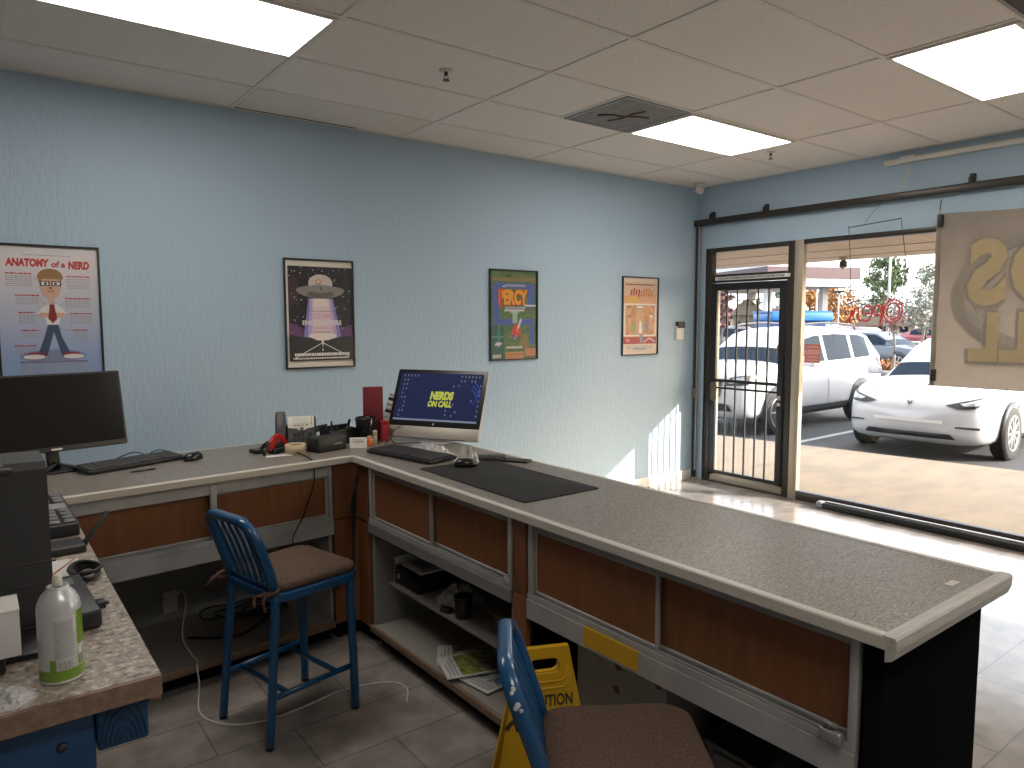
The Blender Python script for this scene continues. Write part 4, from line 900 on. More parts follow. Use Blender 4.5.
# ---------------------------------------------------------------- things on the long counter
keyboard('keyboard', 'long dark keyboard on the counter in front of the lit computer', (1.690, 3.20, ZB), -79, .50, .185, 6, 18, 1, BLACKP, BLACKP)
o = MB().prism(rrect(.395, .80, .012, 4), 0, .004, bev=.0015).build('desk_mat', [mat('black_cloth_mat', (.011, .011, .012), .85, bump=(600, .2, (1, 1, 1)))]); o.location = (1.852, 2.505, ZB); tag(o, 'large black desk mat lying on the long counter', 'desk mat')
mouse('black computer mouse on the large desk mat, against the crumpled white bag', (1.850, 2.805, ZB+.0042), 62)
def crumple(name, label, loc, pts, h, m, seed, cat):
    random.seed(seed); bm = bmesh.new(); n = 15
    (x0, x1), (y0, y1) = pts
    g = [[None]*(n+1) for _ in range(n+1)]
    for i in range(n+1):
        for j in range(n+1):
            a, b = i/n*2-1, j/n*2-1; r = min(1, math.hypot(a, b))
            sc = 1-.25*abs(a*b)
            z = h*(1-r*r)*random.uniform(.25, 1.1)+.0006
            g[i][j] = bm.verts.new(((x0+x1)/2+(x1-x0)/2*a*sc+random.uniform(-.004, .004), (y0+y1)/2+(y1-y0)/2*b*sc+random.uniform(-.004, .004), max(.0006, z)))
    for i in range(n):
        for j in range(n):
            q = (g[i][j], g[i+1][j], g[i+1][j+1], g[i][j+1])
            bm.faces.new((q[0], q[1], q[2])); bm.faces.new((q[0], q[2], q[3]))
    o = MB().bm(bm).build(name, m); o.location = loc
    sd = o.modifiers.new('s', 'SOLIDIFY'); sd.thickness = .0006
    return tag(o, label, cat)
CLR = mat('cloudy_plastic_film', (.50, .50, .50), .25)
crumple('plastic_bag', 'crumpled cloudy white bag behind the mouse on the long counter', (1.935, 2.92, ZB), ((-.06, .06), (-.085, .085)), .085, mat('white_bag', (.55, .54, .52), .4), 5, 'bag')
crumple('plastic_wrap', 'flat crumpled plastic wrap in front of the lit computer', (1.945, 3.27, ZB), ((-.075, .06), (-.22, .20)), .045, CLR, 9, 'plastic wrap')
cable([(1.83, 3.60, ZT+.005), (1.86, 3.60, ZT+.03), (1.90, 3.63, ZT+.07), (1.96, 3.66, ZT+.085), (2.0, 3.70, ZT+.09)], .0025, 'power_lead', 'x', CABLE)
attach(bpy.data.objects['power_lead'], AIO)
cable([(1.84, 3.545, ZT+.05), (1.86, 3.53, ZT+.016), (1.93, 3.47, ZT+.02), (2.0, 3.40, ZT+.024), (1.99, 3.33, ZT+.028)], .0025, 'usb_cable', 'thin dark cord curling in front of the silver chin', CABLE)
t = thing('pouch', 'thick black pouch at the far edge of the desk mat', 'pouch', (2.065, 2.895, ZB), -35)
MB().prism(rrect(.14, .085, .012, 4), 0, .018, bev=.005).build('pouch', BLACKP, t); MB().box((-.06, -.044, .010), (.06, -.0425, .014)).build('zip', GREYP, t)
t = thing('mobile_phone', 'thin black handset lying beside the black pouch', 'phone', (2.128, 2.78, ZB), -60)
MB().prism(rrect(.15, .072, .010, 4), 0, .009, bev=.002).build('body', BLACKP, t); MB().prism(rrect(.142, .064, .008, 3), .009, .0096).build('screen', SCREEN, t)

# ---------------------------------------------------------------- under the long counter
SH = .3255
t = thing('storage_box', 'black metal box with a round lock on the middle shelf', 'box', (1.808, 3.115, SH), 0)
MB().box((-.12, -.12, 0), (.13, .115, .085), bev=.004).build('case', BLACKM, t)
MB().box((-.1235, -.11, .008), (-.119, .105, .078), bev=.001).build('drawer', BLACKP, t)
MB().lathe([(.012, 0), (.012, .006), (.008, .007)], 16, mtx=T(-.1235, .06, .045) @ RY(-90)).build('lock', ALU, t)
t = thing('document_folder', 'white printed folder standing upright at the far left of the middle shelf', 'folder', (1.808, 3.243, SH))
MB().box((-.115, -.0065, 0), (.13, .0065, .125), bev=.002).build('cover', PAPER, t)
m = MB()
for k in range(5): m.box((-.1156, -.005, .02+.02*k), (-.1149, .005, .03+.02*k))
m.build('print', MAROON, t)
o = MB().box((-.09, -.10, 0), (.07, .09, .012)).box((-.07, -.08, .012), (.085, .07, .022), mi=1).build('paper_stack', [PAPER, PAPG]); o.location = (1.808, 3.115, SH+.0855); tag(o, 'loose stack of papers on top of the black metal box', 'papers')
crumple('paper_bag', 'crumpled white paper bag on the middle shelf right of the black box', (1.80, 2.83, SH), ((-.09, .14), (-.12, .12)), .075, PAPER, 21, 'bag')
t = thing('cup', 'black pen cup on the middle shelf near the blue chair back', 'cup', (1.725, 2.645, SH))
MB().lathe([(.034, 0), (.036, .003), (.042, .098), (.038, .098), (.033, .006), (.001, .006)], 24).build('body', BLACKP, t); MB().lathe([(.0425, .092), (.0435, .096), (.0425, .1)], 24).build('rim', CHAR, t)
t = thing('charger', 'small black charger on the middle shelf in front of the paper bag', 'charger', (1.690, 2.735, SH), 20)
MB().box((-.018, -.026, 0), (.018, .026, .022), bev=.004).build('body', BLACKP, t); MB().tube(bez([(0, .026, .012), (.02, .05, .006), (.05, .06, .005), (.09, .05, .005)], 5), .0028, 6).build('lead', CABLE, t)
t = thing('cardboard_box', 'open brown box at the right end of the middle shelf', 'box', (1.84, 2.32, SH))
MB().box((-.10, -.12, 0), (.12, .12, .10), bev=.002).build('carton', mat('dark_brown_card', (.12, .08, .05), .8), t)  # carton a darker brown than its flap
MB().box((-.13, -.12, .098), (-.1, .12, .101), mtx=RY(0)).build('flap', CARD, t)
GRN = mat('green_print', (.26, .29, .05), .6, noise=(22, (.07, .10, .03), (1, 1, 1), .4, .6)); PHO = mat('photo_print', (.34, .30, .25), .6, noise=(30, (.10, .10, .11), (1, 1, 1), .4, .6)); BLP = mat('blue_print', (.05, .12, .22), .5, noise=(18, (.45, .46, .46), (1, 1, 1), .45, .6))
MGZ = mat('magazine_paper', (.50, .49, .46), .55)
def magazine(label, loc, rz, pr, w=.21, h=.28, th=.006):
    t = thing('magazine', label, 'magazine', loc, rz, 'magazines on the base shelf')
    MB().box((-w/2, -h/2, 0), (w/2, h/2, th), bev=.0012, seg=1).build('pages', MGZ, t)
    m = MB(); m.box((-w/2+.012, -h/2+.012, th), (w/2-.012, h/2-.07, th+.0004)); m.box((-w/2+.03, -h/2+.04, th+.0003), (w/2-.06, -h/2+.12, th+.0008), mi=1)
    for k in range(3): m.box((-w/2+.015, h/2-.058+.016*k, th), (w/2-.02-.03*k, h/2-.049+.016*k, th+.0004), mi=2)
    m.build('cover_print', [pr, PHO, PAPG], t)
BS = .1085
magazine('white leaflet sticking out at the left under the magazine pile', (1.775, 2.70, BS), 58, PHO, .2, .27, .005)
magazine('blue and white magazine fanned out to the right under the green one', (1.765, 2.46, BS+.0058), 98, BLP)
magazine('grey magazine at the back of the pile on the base shelf', (1.86, 2.58, BS+.0125), 75, PHO)
magazine('green-covered magazine topmost of the pile on the base shelf', (1.725, 2.575, BS+.0195), 72, GRN)

# right bay
t = thing('cardboard_box', 'white printed carton standing under the yellow-taped rail', 'box', (1.84, 1.69, BS), 4)
MB().box((-.10, -.20, 0), (.16, .20, .43), bev=.003).build('carton', mat('printed_white_card', (.36, .35, .33), .7), t)
m = MB(); random.seed(4); PB = mat('brown_print', (.20, .075, .03), .7)
for k in range(16):
    y, z = -.16+.085*(k % 4)+random.uniform(-.01, .01), .10+.085*(k//4); q = T(-.1006, y, z) @ RX(28)
    if k % 2: m.box((-.0006, -.024, -.006), (0, .024, .0), mi=0, mtx=q); m.box((-.0006, -.018, .006), (0, .022, .011), mi=0, mtx=q)
    else: m.prism([(-.016, 0), (0, -.02), (.016, 0), (0, .02)], 0, .0006, mi=1, mtx=q @ RY(-90))
m.build('print', [PAPG, PB], t)
t = thing('storage_bin', 'grey plastic bin under the counter behind the cropped stool', 'bin', (1.95, 1.28, BS))
MB().loft([[(x, y, z) for x, y in rrect(.26*q, .22*q, .03, 4)] for q, z in ((.86, 0), (1, .20), (1.04, .205), (1.04, .215), (.97, .215), (.85, .01))]).build('tub', GREYP, t)
MB().box((-.14, -.06, .17), (-.128, .06, .195), bev=.004).build('handle', GREYP, t)

# ---------------------------------------------------------------- folding caution sign
t = thing('floor_sign', 'yellow folding caution floor sign standing between the cropped stool and the counter', 'sign', (1.343, 1.612, 0), -24)
t.scale = (1, 1, 1.03)
# local -y = face normal
def panel(name, back):
    ol = [(-.205, .0), (-.115, .0), (-.105, .035), (.105, .035), (.115, .0), (.205, .0), (.088, .60), (.078, .655), (-.078, .655), (-.088, .60)]
    hole = rrect(.095, .046, .02, 5, 0, .60)
    bm = bmesh.new()
    lo = [bm.verts.new((x, 0, z)) for x, z in ol]; li = [bm.verts.new((x, 0, z)) for x, z in hole]
    es = [bm.edges.new((l[i], l[(i+1) % len(l)])) for l in (lo, li) for i in range(len(l))]
    bmesh.ops.triangle_fill(bm, edges=es, use_beauty=True)
    bm.faces.ensure_lookup_table(); fs = bm.faces[:]
    r = bmesh.ops.extrude_face_region(bm, geom=fs)
    for v in r['geom']:
        if isinstance(v, bmesh.types.BMVert): v.co.y += .014
    bmesh.ops.recalc_face_normals(bm, faces=bm.faces[:])
    m = MB(); m.bm(bm)
    mt = T(0, .07, 0) @ RX(5.5) if back else T(0, -.055, 0) @ RX(-5)
    o = m.build(name, YELL, t); o.matrix_local = mt; return o
f = panel('front_panel', False); bk_ = panel('rear_panel', True)
m = MB()
for z, w2 in ((.555, .072), (.535, .078)): m.tube([(-w2, -.002, z+.04), (-w2+.004, -.002, z+.01), (-w2+.02, -.002, z), (w2-.02, -.002, z), (w2-.004, -.002, z+.01), (w2, -.002, z+.04)], .004, 6)
m.build('ribs', YELL, f)
m = MB(); m.text('CAUTION', .048, mtx=T(.012, -.0012, .497) @ RX(90), bold=.0012, xs=.70); m.text('CUIDADO', .052, mtx=T(0, -.0012, .285) @ RX(90), bold=.001, xs=.98); m.text('WET FLOOR', .046, mtx=T(0, -.0012, .12) @ RX(90), bold=.001)
m.text('PISO MOJADO', .040, mtx=T(0, -.0012, .225) @ RX(90), bold=.001); m.build('lettering', BLACKP, f)
m = MB(); m.tube([(-.085, .02, .62), (.085, .02, .62)], .006, 8); m.build('hinge_pin', YELL, t)

# ---------------------------------------------------------------- things on the bench
t = thing('printer', 'tall black laser printer standing on the granite-look bench', 'printer', (-.085, 1.935, ZB))
MB().sweep([(-.24, 0, .172), (.21, 0, .172)], [(a-.20, b) for a, b in [(.0, -.16), (.0, .165), (.006, .185), (.022, .20), (.22, .205), (.24, .19), (.24, -.16)]], (0, 0, 1), 0, False, False).build('body', CHAR, t)
MB().box((-.235, -.223, .07), (.205, -.2195, .072)).box((-.235, -.223, .155), (.205, -.2195, .158)).box((-.235, -.223, .20), (.205, -.2195, .203)).build('seam', BLACKM, t)
MB().box((-.24, -.21, 0), (.205, .035, .012), bev=.003).build('base', BLACKM, t)
MB().box((-.20, -.27, .004), (.11, -.215, .055), bev=.006).build('open_tray', BLACKM, t)
m = MB(); m.box((-.2, -.10, .372), (.13, .02, .386), bev=.006); m.box((.06, -.14, .370), (.145, -.12, .386), bev=.004); m.box((.072, -.135, .384), (.078, -.13, .402)); m.build('output_tray', BLACKP, t)
t = thing('carton', 'plain white carton on the open printer tray', 'box', (-.118, 1.672, ZB+.0556))
MB().box((-.17, -.055, 0), (.168, .04, .090), bev=.002).build('carton', PAPER, t); MB().box((-.1705, -.0556, .086), (.1686, .0406, .0915), bev=.001).build('lid', PAPER, t)
t = thing('spray_can', 'white and green aerosol can standing at the front of the bench', 'spray can', (.112, 1.600, ZB), 0)
r_ = .0375
MB().lathe([(r_*.94, 0), (r_, .004), (r_, .140), (r_*.96, .152), (r_*.80, .166), (r_*.56, .177), (r_*.50, .180), (r_*.50, .184), (r_*.38, .184), (r_*.36, .180), (.001, .180)], 36).build('body', mat('white_can', (.60, .61, .62), .28, .2), t)
MB().lathe([(r_*.95, .0), (r_*1.02, .003), (r_*1.02, .006), (r_*.97, .007)], 36).build('bottom_rim', ALU, t)
MB().lathe([(.0085, .178), (.0085, .196), (.007, .204), (.005, .206)], 16).build('nozzle', CREAM, t)
GC = mat('leaf_green', (.17, .29, .03), .35)
def band(z0, z1, a0, a1, m, name, rr=1.004):
    n = max(2, int(abs(a1-a0)/6)); vs = []; q = r_*rr
    for i in range(n+1):
        a = R(a0+(a1-a0)*i/n); vs += [(q*math.cos(a), q*math.sin(a), z0), (q*math.cos(a), q*math.sin(a), z1)]
    return vs, [(2*i, 2*i+2, 2*i+3, 2*i+1) for i in range(n)]
m = MB()
for b in ((.007, .028, 0, 360), (.07, .137, -48, -5), (.028, .05, -125, -108), (.03, .06, -48, -20)): m.add(*band(*b, GC, ''), 0, True)
m.build('green_label', GC, t)
m = MB(); m.add(*band(.052, .125, -112, -58, GC, '', 1.006), 0, True); m.build('text_panel', mat('pale_grey_label', (.46, .47, .48), .4), t)
m = MB()
for k in range(14): m.add(*band(.118-.005*k, .1195-.005*k, -110+(k % 3), -62-(k*7 % 9), GC, '', 1.010), 0, True)
for k in range(9): m.add(*band(.030, .045, -100+4*k, -100+4*k+(1.2 if k % 3 else 2.4), GC, '', 1.010), 0, True)
m.add(*band(.036, .05, -42, -24, GC, '', 1.012), 0, True); m.build('fine_print', PAPG, t)
m = MB(); m.add(*band(.05, .062, -46, -30, GC, '', 1.012), 0, True); m.add(*band(.10, .13, -60, -52, GC, '', 1.008), 0, True); m.build('pale_mark', PAPER, t)
t = thing('adapter_box', 'black flat device with a plug in its side, behind the aerosol can', 'device', (.160, 1.955, ZB), 2)
MB().box((-.04, -.15, .006), (.043, .15, .045), bev=.005).build('case', BLACKP, t)
MB().box((.042, -.06, .012), (.066, -.03, .030), bev=.003).tube([(.06, -.045, .021), (.074, -.045, .02)], .005, 8).build('plug', BLACKG, t)
m = MB()
for x in (-.03, .035):
    for y in (-.13, .13): m.lathe([(.008, 0), (.008, .007)], 10, mtx=T(x, y, 0))
m.build('foot', CHAR, t)
MB().box((-.02, .07, .0445), (.02, .12, .0455)).build('label', GREYP, t)
t = thing('network_router', 'flat black router with one raised paddle aerial on the bench', 'router', (.175, 2.50, ZB), 2)
MB().box((-.16, -.05, 0), (.075, .06, .022), bev=.005).build('case', BLACKP, t)
MB().box((-.008, -.005, 0), (.008, .005, .105), bev=.003, mtx=T(.078, .0, .018) @ RX(-10) @ RY(40)).build('aerial', CHAR, t)
MB().lathe([(.008, -.012), (.008, .012)], 12, mtx=T(.076, 0, .015) @ RX(90)).build('aerial_hinge', BLACKG, t)
t = thing('desk_phone', 'wide black desk phone with rows of keys and a grey strip, at the bench end', 'phone', (.148, 2.90, ZB), 1)
PM = T(0, -.02, .0) @ RX(1)
MB().box((-.12, -.22, .004), (.105, .26, .045), bev=.006, mtx=PM).build('body', mat('blue_black_plastic', (.012, .013, .02), .45), t)
m = MB()
for j in range(9):
    for i in range(5):
        if j in (4, 5): continue
        m.box((-.105+.042*i, -.205+.05*j, .0448), (-.072+.042*i, -.170+.05*j, .052), bev=.003, mtx=PM, seg=1)
m.build('keys', GREYP, t); MB().box((-.105, .0, .0448), (.095, .08, .048), mtx=PM).build('grey_strip', mat('pale_grey_plastic', (.30, .30, .32), .5), t)
MB().box((-.12, .15, .0), (.10, .26, .02), mtx=T(0, 0, .0)).build('stand', BLACKP, t)
o = MB().prism([(-.08, -.09), (.02, -.14), (.075, .10), (-.06, .13)], 0, .0012).build('paper_sheet', [PAPER]); o.location = (.150, 2.30, ZB)
s = MB(); s.sweep([(-.04, -.10, .0016), (.065, .10, .0016)], [(-.003, -.0002), (.003, -.0002), (.003, .0002), (-.003, .0002)]); s.build('red_line', RED, o); MB().box((.012, -.09, .0013), (.018, -.03, .0017), mtx=RZ(-12)).build('pen_mark', BLACKP, o)
tag(o, 'white sheet with a red line lying in front of the router', 'paper')
cc = MB()
for k in range(5): cc.tube([((.026+.003*k)*math.cos(a)+.004*math.sin(3*k), (.052+.006*(k % 3))*math.sin(a)+.01*math.cos(2*k), .0055+.0048*k+.003*math.sin(2*a+k)) for a in [2*PI*i/24 for i in range(24)]], .0045, 6, closed=True)
o = cc.build('coiled_cable', CABLE); o.location = (.222, 2.215, ZB); tag(o, 'coiled black cable on the bench edge beside the white sheet', 'cable')
crumple('plastic_scraps', 'crumpled clear wrap at the front left of the bench', (.02, 1.56, ZB), ((-.06, .05), (-.05, .05)), .022, CLR, 31, 'plastic wrap')
# ---------------------------------------------------------------- outside
SIDEW = mat('pale_concrete', (.225, .172, .118), .85, noise=(1.4, (.168, .135, .098), (1, 2.2, 1), .36, .62))
ASPH = mat('asphalt', (.05, .05, .053), .9, noise=(3, (.036, .036, .039), (1, 1, 1), .3, .7))
SOFF = mat('beige_soffit_board', (.66, .53, .39), .7, noise=(2.2, (.58, .46, .335), (1, 9, 1), .4, .6))
STUCCO = mat('beige_stucco', (.45, .38, .30), .85)
o = MB().prism([(XW+.14, -14), (11.9, -14), (8.83, 5.6), (7.5, 14), (XW+.14, 14)], -.16, -.004).build('sidewalk', SIDEW); struct(o)
o = MB().box((-6, -120, -.4), (160, 160, -.15)).build('ground', ASPH); struct(o)
o = MB().prism([(XW+.14, -12), (8.29, -12), (8.29, 12), (XW+.14, 12)], 2.372, 3.3).build('exterior_soffit', SOFF); struct(o)
m = MB()
for x in (7.0, 7.75): m.box((x-.006, -9, 2.366), (x+.006, 9, 2.372))
struct(m.build('trim_2', STUCCO))
t = thing('soffit_lamp', 'small lamp under the beige soffit outside the window', 'lamp', (7.9, 4.25, 2.372))
MB().lathe([(.05, 0), (.05, -.02), (.02, -.03)], 16).build('base', TANAL, t); MB().lathe([(.035, -.11), (.042, -.10), (.038, -.045), (.015, -.03)], 16).build('shade', CHAR, t); MB().lathe([(.018, -.135), (.026, -.11)], 12).build('bulb', CREAM, t)
LINE = mat('white_road_paint', (.3, .3, .29), .8)
m = MB()
for k, y in enumerate((.3, 3.0, 5.85, 8.7)):
    m.box((0, -.05, 0), (5.2, .05, .004), mtx=T(9.75-.165*(y-2.5), y, -.149) @ RZ(2))
struct(m.build('road_markings', LINE))

RUB = mat('tyre_rubber', (.018, .018, .018), .8); RIM = mat('alloy_wheel', (.34, .34, .35), .35, .8); CGL = mat('car_window', (.016, .024, .036), .15, spec=.03)
CWH = mat('white_car_paint', (.44, .445, .47), .25, coat=.6); CBLK = mat('black_car_trim', (.02, .02, .022), .4); LAMP = mat('headlamp_lens', (.42, .47, .52), .1, .3); TAILR = mat('tail_lamp', (.55, .03, .05), .2)
def interp(tab, x):
    if x >= tab[0][0]: return tab[0][1:]
    for a, b in zip(tab, tab[1:]):
        if b[0] <= x <= a[0]:
            f = (a[0]-x)/(a[0]-b[0]); return [p+(q-p)*f for p, q in zip(a[1:], b[1:])]
    return tab[-1][1:]
def hull(tab, xs):
    rings = []
    for x in xs:
        w, zb, zs, zc = interp(tab, x)
        hp = [(0, zb), (w*.80, zb), (w*.95, zb+.06), (w*.995, zb+.22*(zs-zb)), (w, zb+.5*(zs-zb)), (w*.985, zb+.8*(zs-zb)), (w*.93, zs), (w*.80, zs+.45*(zc-zs)), (w*.45, zs+.85*(zc-zs)), (0, zc)]
        rings.append([(x, -y, z) for y, z in hp]+[(x, y, z) for y, z in hp[-2:0:-1]])
    return rings
def car(name, label, loc, rz, tab, cab, paint, glassx, wheels, wr, cat='car', cladding=None, spokes=10, front=None, detail=True, group=None):
    """+x is the front. tab: body stations (x, half width, z bottom, z shoulder, z centre); cab: greenhouse stations (x, half width low, z low, half width roof, z roof)"""
    t = thing(name, label, cat, loc, rz, group)
    xs = [tab[0][0]-(tab[0][0]-tab[-1][0])*i/34 for i in range(35)]
    b = MB().loft(hull(tab, xs), 0, True, True).build('body', paint, t)
    sd = b.modifiers.new('s', 'SUBSURF'); sd.levels = 1; sd.render_levels = 1
    bvb = bmesh.new(); bvb.from_mesh(b.data); bvh = BVHTree.FromBMesh(bvb); bvb.free()
    # greenhouse with glass let into it
    def ring(x):
        wl, zl, wr_, zr = interp(cab, x); h = zr-zl
        hp = [(wl, zl-.04), (wl, zl+.02), (wl+(wr_-wl)*.80, zl+.80*h), (wr_, zl+.93*h), (wr_*.82, zr), (wr_*.4, zr+.02*min(1, h*3)), (0, zr+.025*min(1, h*3))]
        return [(x, -y, z) for y, z in hp]+[(x, y, z) for y, z in hp[-2::-1]]
    cx = sorted(set([c[0] for c in cab]+[g for p in glassx for g in p]), reverse=True)
    rings = [ring(x) for x in cx]; c = MB(); g = {}; k = len(rings[0])
    for i in range(len(cx)-1):
        xm = (cx[i]+cx[i+1])/2; gl = [n for n, p in enumerate(glassx) if p[1] < xm < p[0]]
        for j in range(k-1):
            q = [rings[i][j], rings[i][j+1], rings[i+1][j+1], rings[i+1][j]]
            if gl and j in (1, k-3): g.setdefault(('side', gl[0], j), MB()).add(q, [(0, 1, 2, 3)])
            elif (i == 0 or i == len(cx)-2) and j not in (0, 1, k-3, k-2): g.setdefault(('end', i, 0), MB()).add(q, [(0, 1, 2, 3)], 0, True)
            else: c.add(q, [(0, 1, 2, 3)], 0, True)
    c.build('roof', paint, t)
    for key, mb in g.items(): mb.build('window' if key[0] == 'side' else 'windscreen' if key[1] == 0 else 'rear_window', CGL, t)
    for x in wheels:
        w = interp(tab, x)[0]
        for s in (-1, 1):
            a = MB(); a.lathe([(.001, -.02), (wr*1.14, -.02), (wr*1.14, .004), (.001, .004)], 28, mtx=T(x, s*(w-.0), wr+.03) @ RX(-90*s))
            a.build('wheel_arch', cladding or CBLK, t)
            M_ = T(x, s*(w-.10), wr) @ RX(-90*s)
            wl = MB().lathe([(wr*.66, -.06), (wr*.9, -.075), (wr, -.05), (wr, .10), (wr*.93, .122), (wr*.66, .115)], 32, mtx=M_).build('wheel', RUB, t)
            r_ = MB().lathe([(wr*.70, .09), (wr*.70, .121), (wr*.64, .122), (wr*.61, .1045), (wr*.55, .1045)], 32, mtx=M_)
            for q in range(spokes if detail else 5):
                r_.box((.02, -.017, .1045), (wr*.64, .017, .119), mtx=M_ @ RZ(360*q/(spokes if detail else 5)), bev=.005)
            r_.lathe([(.055, .10), (.055, .120), (.04, .123)], 16, mtx=M_); r_.build('rim', RIM, wl)
    def patch(name, poly, m, side='front', off=.006):
        """polygon laid on the body seen from the front, the rear or a side"""
        bm = bmesh.new(); vs = [bm.verts.new((p[0], p[1], 0)) for p in poly]; bm.faces.new(vs)
        bmesh.ops.triangulate(bm, faces=bm.faces[:])
        bmesh.ops.subdivide_edges(bm, edges=bm.edges[:], cuts=4, use_grid_fill=True)
        dirs = {'front': (Vector((-1, 0, 0)), lambda u, v: Vector((4, u, v))), 'rear': (Vector((1, 0, 0)), lambda u, v: Vector((-4, u, v))), 'left': (Vector((0, -1, 0)), lambda u, v: Vector((u, 4, v))), 'right': (Vector((0, 1, 0)), lambda u, v: Vector((u, -4, v))), 'top': (Vector((0, 0, -1)), lambda u, v: Vector((u, v, 4)))}
        d, f = dirs[side]
        for v in bm.verts:
            h = bvh.ray_cast(f(v.co.x, v.co.y), d)
            v.co = (h[0]-d*off) if h[0] else f(v.co.x, v.co.y)+d*2.2
        return MB().bm(bm, 0, True).build(name, m, t)
    return t, patch
# white crossover with its nose to the window, half behind the banner
TX = [(2.37, .50, .34, .60, .64), (2.34, .66, .26, .70, .74), (2.24, .79, .21, .79, .84), (2.05, .88, .19, .86, .92), (1.7, .93, .18, .93, 1.0), (1.2, .955, .18, .97, 1.05), (.2, .96, .19, .98, 1.05), (-.9, .96, .19, 1.0, 1.08), (-1.8, .93, .2, 1.04, 1.11), (-2.2, .86, .28, 1.02, 1.1), (-2.36, .72, .38, .9, .98)]
TC = [(1.30, .74, .97, .70, .985), (.95, .80, .98, .66, 1.22), (.55, .82, .99, .62, 1.45), (.15, .82, 1.0, .60, 1.565), (-.3, .82, 1.0, .60, 1.60), (-1.0, .82, 1.02, .60, 1.56), (-1.6, .80, 1.04, .58, 1.40), (-2.15, .72, 1.06, .55, 1.12)]
tes, tp = car('electric_car', 'white car nosing up to the window, its bonnet half behind the banner', (12.17, 4.45, -.15), 183, TX, TC, CWH, [(.98, .02), (-.06, -.95), (-1.03, -1.6)], (1.46, -1.43), .345)
for s in (-1, 1):
    tp('headlamp', [(s*.42, .735), (s*.58, .695), (s*.74, .705), (s*.865, .80), (s*.83, .86), (s*.64, .80)], CBLK, 'front', .006)
    tp('headlamp_lens', [(s*.58, .765), (s*.64, .735), (s*.75, .745), (s*.835, .805), (s*.815, .835), (s*.66, .785)], LAMP, 'front', .011)
    tp('bumper_slot', [(s*.56, .455), (s*.80, .44), (s*.80, .47), (s*.56, .475)], CBLK, 'front', .005)
    m = MB().prism(rrect(.19, .13, .05, 5), 0, .10, bev=.02, mtx=T(.86, s*1.06, 1.06) @ RZ(90) @ RX(90)).box((.82, s*.90, 1.0), (.86, s*1.02, 1.03)); m.build('door_mirror', CWH, tes)
tp('lower_grille', [(-.56, .30), (.56, .30), (.50, .37), (-.50, .37)], CBLK, 'front', .006)
tp('number_plate_recess', [(-.42, .50), (.42, .50), (.42, .54), (-.42, .54)], mat('bumper_grey', (.62, .61, .60), .4), 'front', .003)  # flat pale grey band laid over the bumper
tp('bonnet_badge', [(-.04, .765), (.0, .710), (.04, .765), (.012, .762), (0, .74), (-.012, .762)], CBLK, 'front', .010)
for s in (-1, 1): tp('bonnet_crease', [(2.1, s*.50), (1.35, s*.66), (1.35, s*.675), (2.1, s*.515)], mat('panel_gap', (.10, .10, .11), .5), 'top', .002)
tp('sill', [(1.05, .22), (-1.0, .22), (-1.0, .30), (1.05, .30)], CBLK, 'left', .006); tp('sill', [(1.05, .22), (-1.0, .22), (-1.0, .30), (1.05, .30)], CBLK, 'right', .006)
# white estate-style suv beside it
FX = [(2.30, .58, .42, .80, .84), (2.26, .72, .30, .94, .99), (2.10, .83, .24, 1.02, 1.07), (1.7, .885, .22, 1.07, 1.13), (1.1, .90, .22, 1.08, 1.16), (.2, .91, .23, 1.09, 1.16), (-1.2, .91, .24, 1.12, 1.18), (-1.95, .89, .28, 1.13, 1.2), (-2.22, .83, .36, 1.08, 1.16), (-2.33, .74, .44, .98, 1.05)]
FC = [(1.22, .76, 1.06, .72, 1.075), (.85, .80, 1.08, .69, 1.35), (.45, .82, 1.09, .67, 1.60), (.1, .82, 1.10, .66, 1.67), (-.6, .82, 1.11, .66, 1.70), (-1.5, .81, 1.13, .65, 1.66), (-1.95, .79, 1.15, .63, 1.55), (-2.28, .74, 1.12, .60, 1.14)]
suv, sp = car('suv', 'white suv parked beyond the door, roof rails on top, tail towards the road', (11.67, 7.42, -.15), 181, FX, FC, CWH, [(.80, -.10), (-.19, -1.05), (-1.15, -1.78)], (1.42, -1.25), .355, 'suv', cladding=CBLK, spokes=5)
for s in (-1, 1):
    sp('headlamp', [(s*.48, .80), (s*.80, .82), (s*.80, .98), (s*.55, .93)], CBLK, 'front', .006)
    sp('headlamp_lens', [(s*.55, .84), (s*.76, .86), (s*.76, .95), (s*.60, .92)], LAMP, 'front', .011)
    sp('tail_lamp', [(s*.55, .98), (s*.80, .92), (s*.81, 1.10), (s*.60, 1.10)], TAILR, 'rear', .008)
    sp('tail_lamp_wrap', [(-2.28, .94), (-2.02, 1.0), (-2.0, 1.12), (-2.25, 1.10)], TAILR, 'left' if s > 0 else 'right', .008)
    sp('cladding', [(1.0, .24), (-.85, .24), (-.85, .40), (1.0, .40)], CBLK, 'left' if s > 0 else 'right', .006)
    MB().tube(bez([(.45, s*.60, 1.655), (.35, s*.61, 1.74), (-.5, s*.61, 1.775), (-1.4, s*.60, 1.73), (-1.55, s*.60, 1.655)], 5), .018, 8).build('roof_rail', CBLK, suv)
    MB().prism(rrect(.24, .17, .05, 5), 0, .11, bev=.025, mtx=T(.76, s*1.05, 1.15) @ RZ(90) @ RX(90)).box((.72, s*.88, 1.08), (.77, s*1.0, 1.12)).build('door_mirror', CBLK if s < 0 else CWH, suv)
    for x in (.42, -.52): sp('door_handle', [(x, .98), (x-.18, .985), (x-.18, 1.005), (x, 1.0)], mat('grey_handle', (.45, .46, .48), .4), 'left' if s > 0 else 'right', .012)
    for x in (1.0, -.10, -1.0): sp('door_gap', [(x, .42), (x+.01, .42), (x+.01, 1.04), (x, 1.04)], CBLK, 'left' if s > 0 else 'right', .002)
